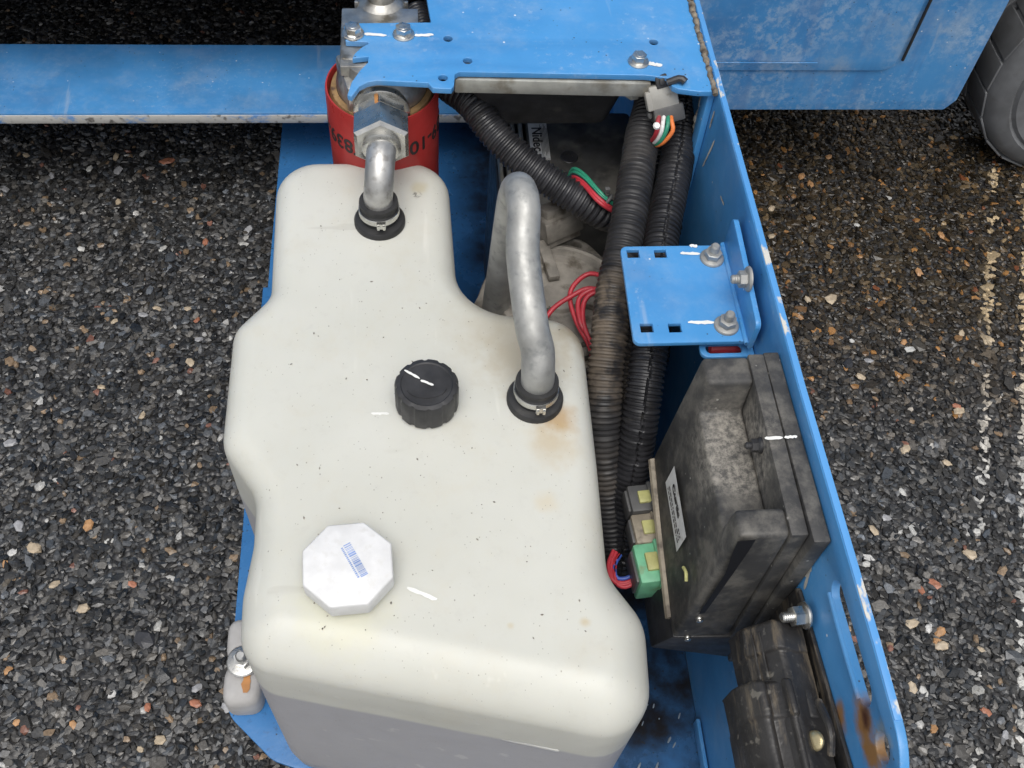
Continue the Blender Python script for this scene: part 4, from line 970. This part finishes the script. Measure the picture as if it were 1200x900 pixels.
# dark wet streak over the front end and a yellow crescent
P_ = [at(875, 632, Y=y0 - .0045), at(868, 645, Y=y0 - .0045), at(855, 670, Y=y0 - .0045), at(838, 695, Y=y0 - .0045), at(822, 718, Y=y0 - .0045)]
st = MB(); w_ = [.006, .0055, .003, .0026, .0022]; lo = [p + Vector((-q_, -.0008, -.001)) for p, q_ in zip(P_, w_)]; hi = [p + Vector((q_, -.0008, .001)) for p, q_ in zip(P_, w_)]
st.add(lo + hi, [(i, i + 1, 6 + i, 5 + i) for i in range(4)]).build('wet_streak', M_wet, cas, smooth=0)
yc = at(804, 672, X=x0 - .006); MB().tube([face_pt(yc.y + .006, yc.z - .002), face_pt(yc.y, yc.z + .002), face_pt(yc.y - .006, yc.z - .001)], .0014, 8, .002).build('yellow_mark', M_yel, cas)

# plugs under the control unit
def plug(name, u, v, z, d, m, label, tabm, rot=0, cat='plug'):
    p = at(u, v, z); T_ = thing(name, (p.x, p.y, p.z - d[2] / 2), label, cat, 'plugs below the control unit')
    Mx = Matrix.Translation(p) @ Matrix.Rotation(rot, 4, 'Z')
    MB().box((0, 0, 0), d, Mx).box((d[0] * .26, 0, d[2] * .1), (d[0] * .5, d[1] * 1.12, d[2]), Mx).build('shell', m, T_, bevel=.002)
    MB().box((-d[0] * .1, 0, d[2] * .52), (d[0] * .34, d[1] * .45, d[2] * .14), Mx).build('locking_tab', tabm, T_, bevel=.001)
    MB().box((-d[0] * .52, 0, 0), (d[0] * .1, d[1] * .8, d[2] * .7), Mx).build('rear_seal', M_dgreyp, T_, bevel=.001)
    return T_
plug('green_plug', 765, 668, .335, (.034, .036, .036), M_green, 'mint green multi-pin plug below the control unit label', M_yel, .08)
plug('beige_plug', 762, 625, .340, (.034, .028, .026), M_tanp, 'dirty beige plug next to the green plug', M_yel, .08)
plug('grey_plug', 757, 590, .345, (.034, .026, .026), M_dgreyp, 'dark grey plug furthest from the green plug', M_yel, .08)
PWR = thing('plug_wires', at(730, 680, .25), 'red and blue wires curling from the conduit end into the green plug', 'wires')
for m, k in ((M_wred, 0), (M_wred, 5), (M_wblue, -5), (M_wred, 2)):
    wire_t([at(719 + abs(k) * 1.6, 645 + abs(k), .325), at(713 + abs(k) * 1.5, 662, .325), at(717 + abs(k), 679 + k * .6, .325), at(732, 683 + k, .325), at(748, 676 + k, .328)], .0019, m, PWR)

# ================================================================== BLACK MOULDING AT THE WALL END
MO = thing('black_moulding', (.25, .19, .33), 'black ribbed plastic moulding bolted to the front end of the side wall', 'moulding')
plate('backing', rounded([(at(935, 686, X=.2685).y, .462, .006), (.10, .482, .006), (.10, .33), (at(872, 752, X=.2685).y, .33, .004)]), [], .003, M_moulding, MO, Matrix(((0, 0, -1, .2685), (1, 0, 0, 0), (0, 1, 0, 0), (0, 0, 0, 1))))
def section(prof, ys, name, m):
    """prof: list of (X, z); swept along Y"""
    mb = MB(); rows = []
    V = []; F = []; k = len(prof)
    for y, dx, dz in ys:
        for X_, z_ in prof: V.append((X_ + dx, y + (.272 - X_) * .10, z_ + dz))
    for j in range(len(ys) - 1):
        for i in range(k - 1): F.append((j * k + i, j * k + i + 1, (j + 1) * k + i + 1, (j + 1) * k + i))
        F.append((j * k + k - 1, j * k, (j + 1) * k, (j + 1) * k + k - 1))
    F += [tuple(range(k)), tuple(range((len(ys) - 1) * k, len(ys) * k))[::-1]]
    return mb.add(V, F).build(name, m, MO, bevel=.0014, seg=2)
sa = section([(.2655, .462), (.256, .463), (.248, .468), (.243, .468), (.238, .460), (.226, .446), (.223, .42), (.2655, .37)], [(.250, 0, -.004), (.247, 0, 0), (.228, -.001, .002), (.226, 0, -.001), (.214, 0, 0), (.17, 0, .001), (.10, 0, .003)], 'upper_body', M_moulding)
sb = section([(.2625, .462), (.256, .463), (.2535, .459), (.250, .459), (.246, .470), (.242, .470), (.240, .463), (.232, .458), (.229, .462), (.225, .461), (.217, .447), (.214, .436), (.213, .41), (.2625, .36)], [(.208, 0, -.004), (.205, 0, 0), (.182, 0, .002), (.180, 0, -.001), (.15, 0, 0), (.09, 0, 0)], 'lower_body', M_moulding)
for X_, z_ in ((.230, .4535), (.2345, .4575)):
    MB().tube([(X_, y, z_ + .0004 * math.sin(y * 300)) for y in np.linspace(.246, .212, 9)], .0009, 6).build('crease', M_moulding, sa)
hexbolt(at(944, 721, X=.2665), (-1, -.1, .12), .0074, MO, stud=.008, h=.008, washer=1.35, m=M_zinc, name='nut')
rv = at(957, 868, X=.255); MB().lathe([(.0068, 0), (.0066, .0012), (.005, .0022), (.002, .0027), (0.0003, .0028)], mat_axis(Vector((rv.x - .001, rv.y, rv.z)), (-.75, -.1, .6)), 24).build('rivet', M_brass, MO, smooth=60)
MB().tube([at(962, 822, X=.256) + Vector((-.002, 0, .001)), at(976, 855, X=.256) + Vector((-.002, 0, .001)), at(977, 885, X=.256) + Vector((-.002, 0, .001))], .0026, 8, .004).build('rib', M_moulding, MO)
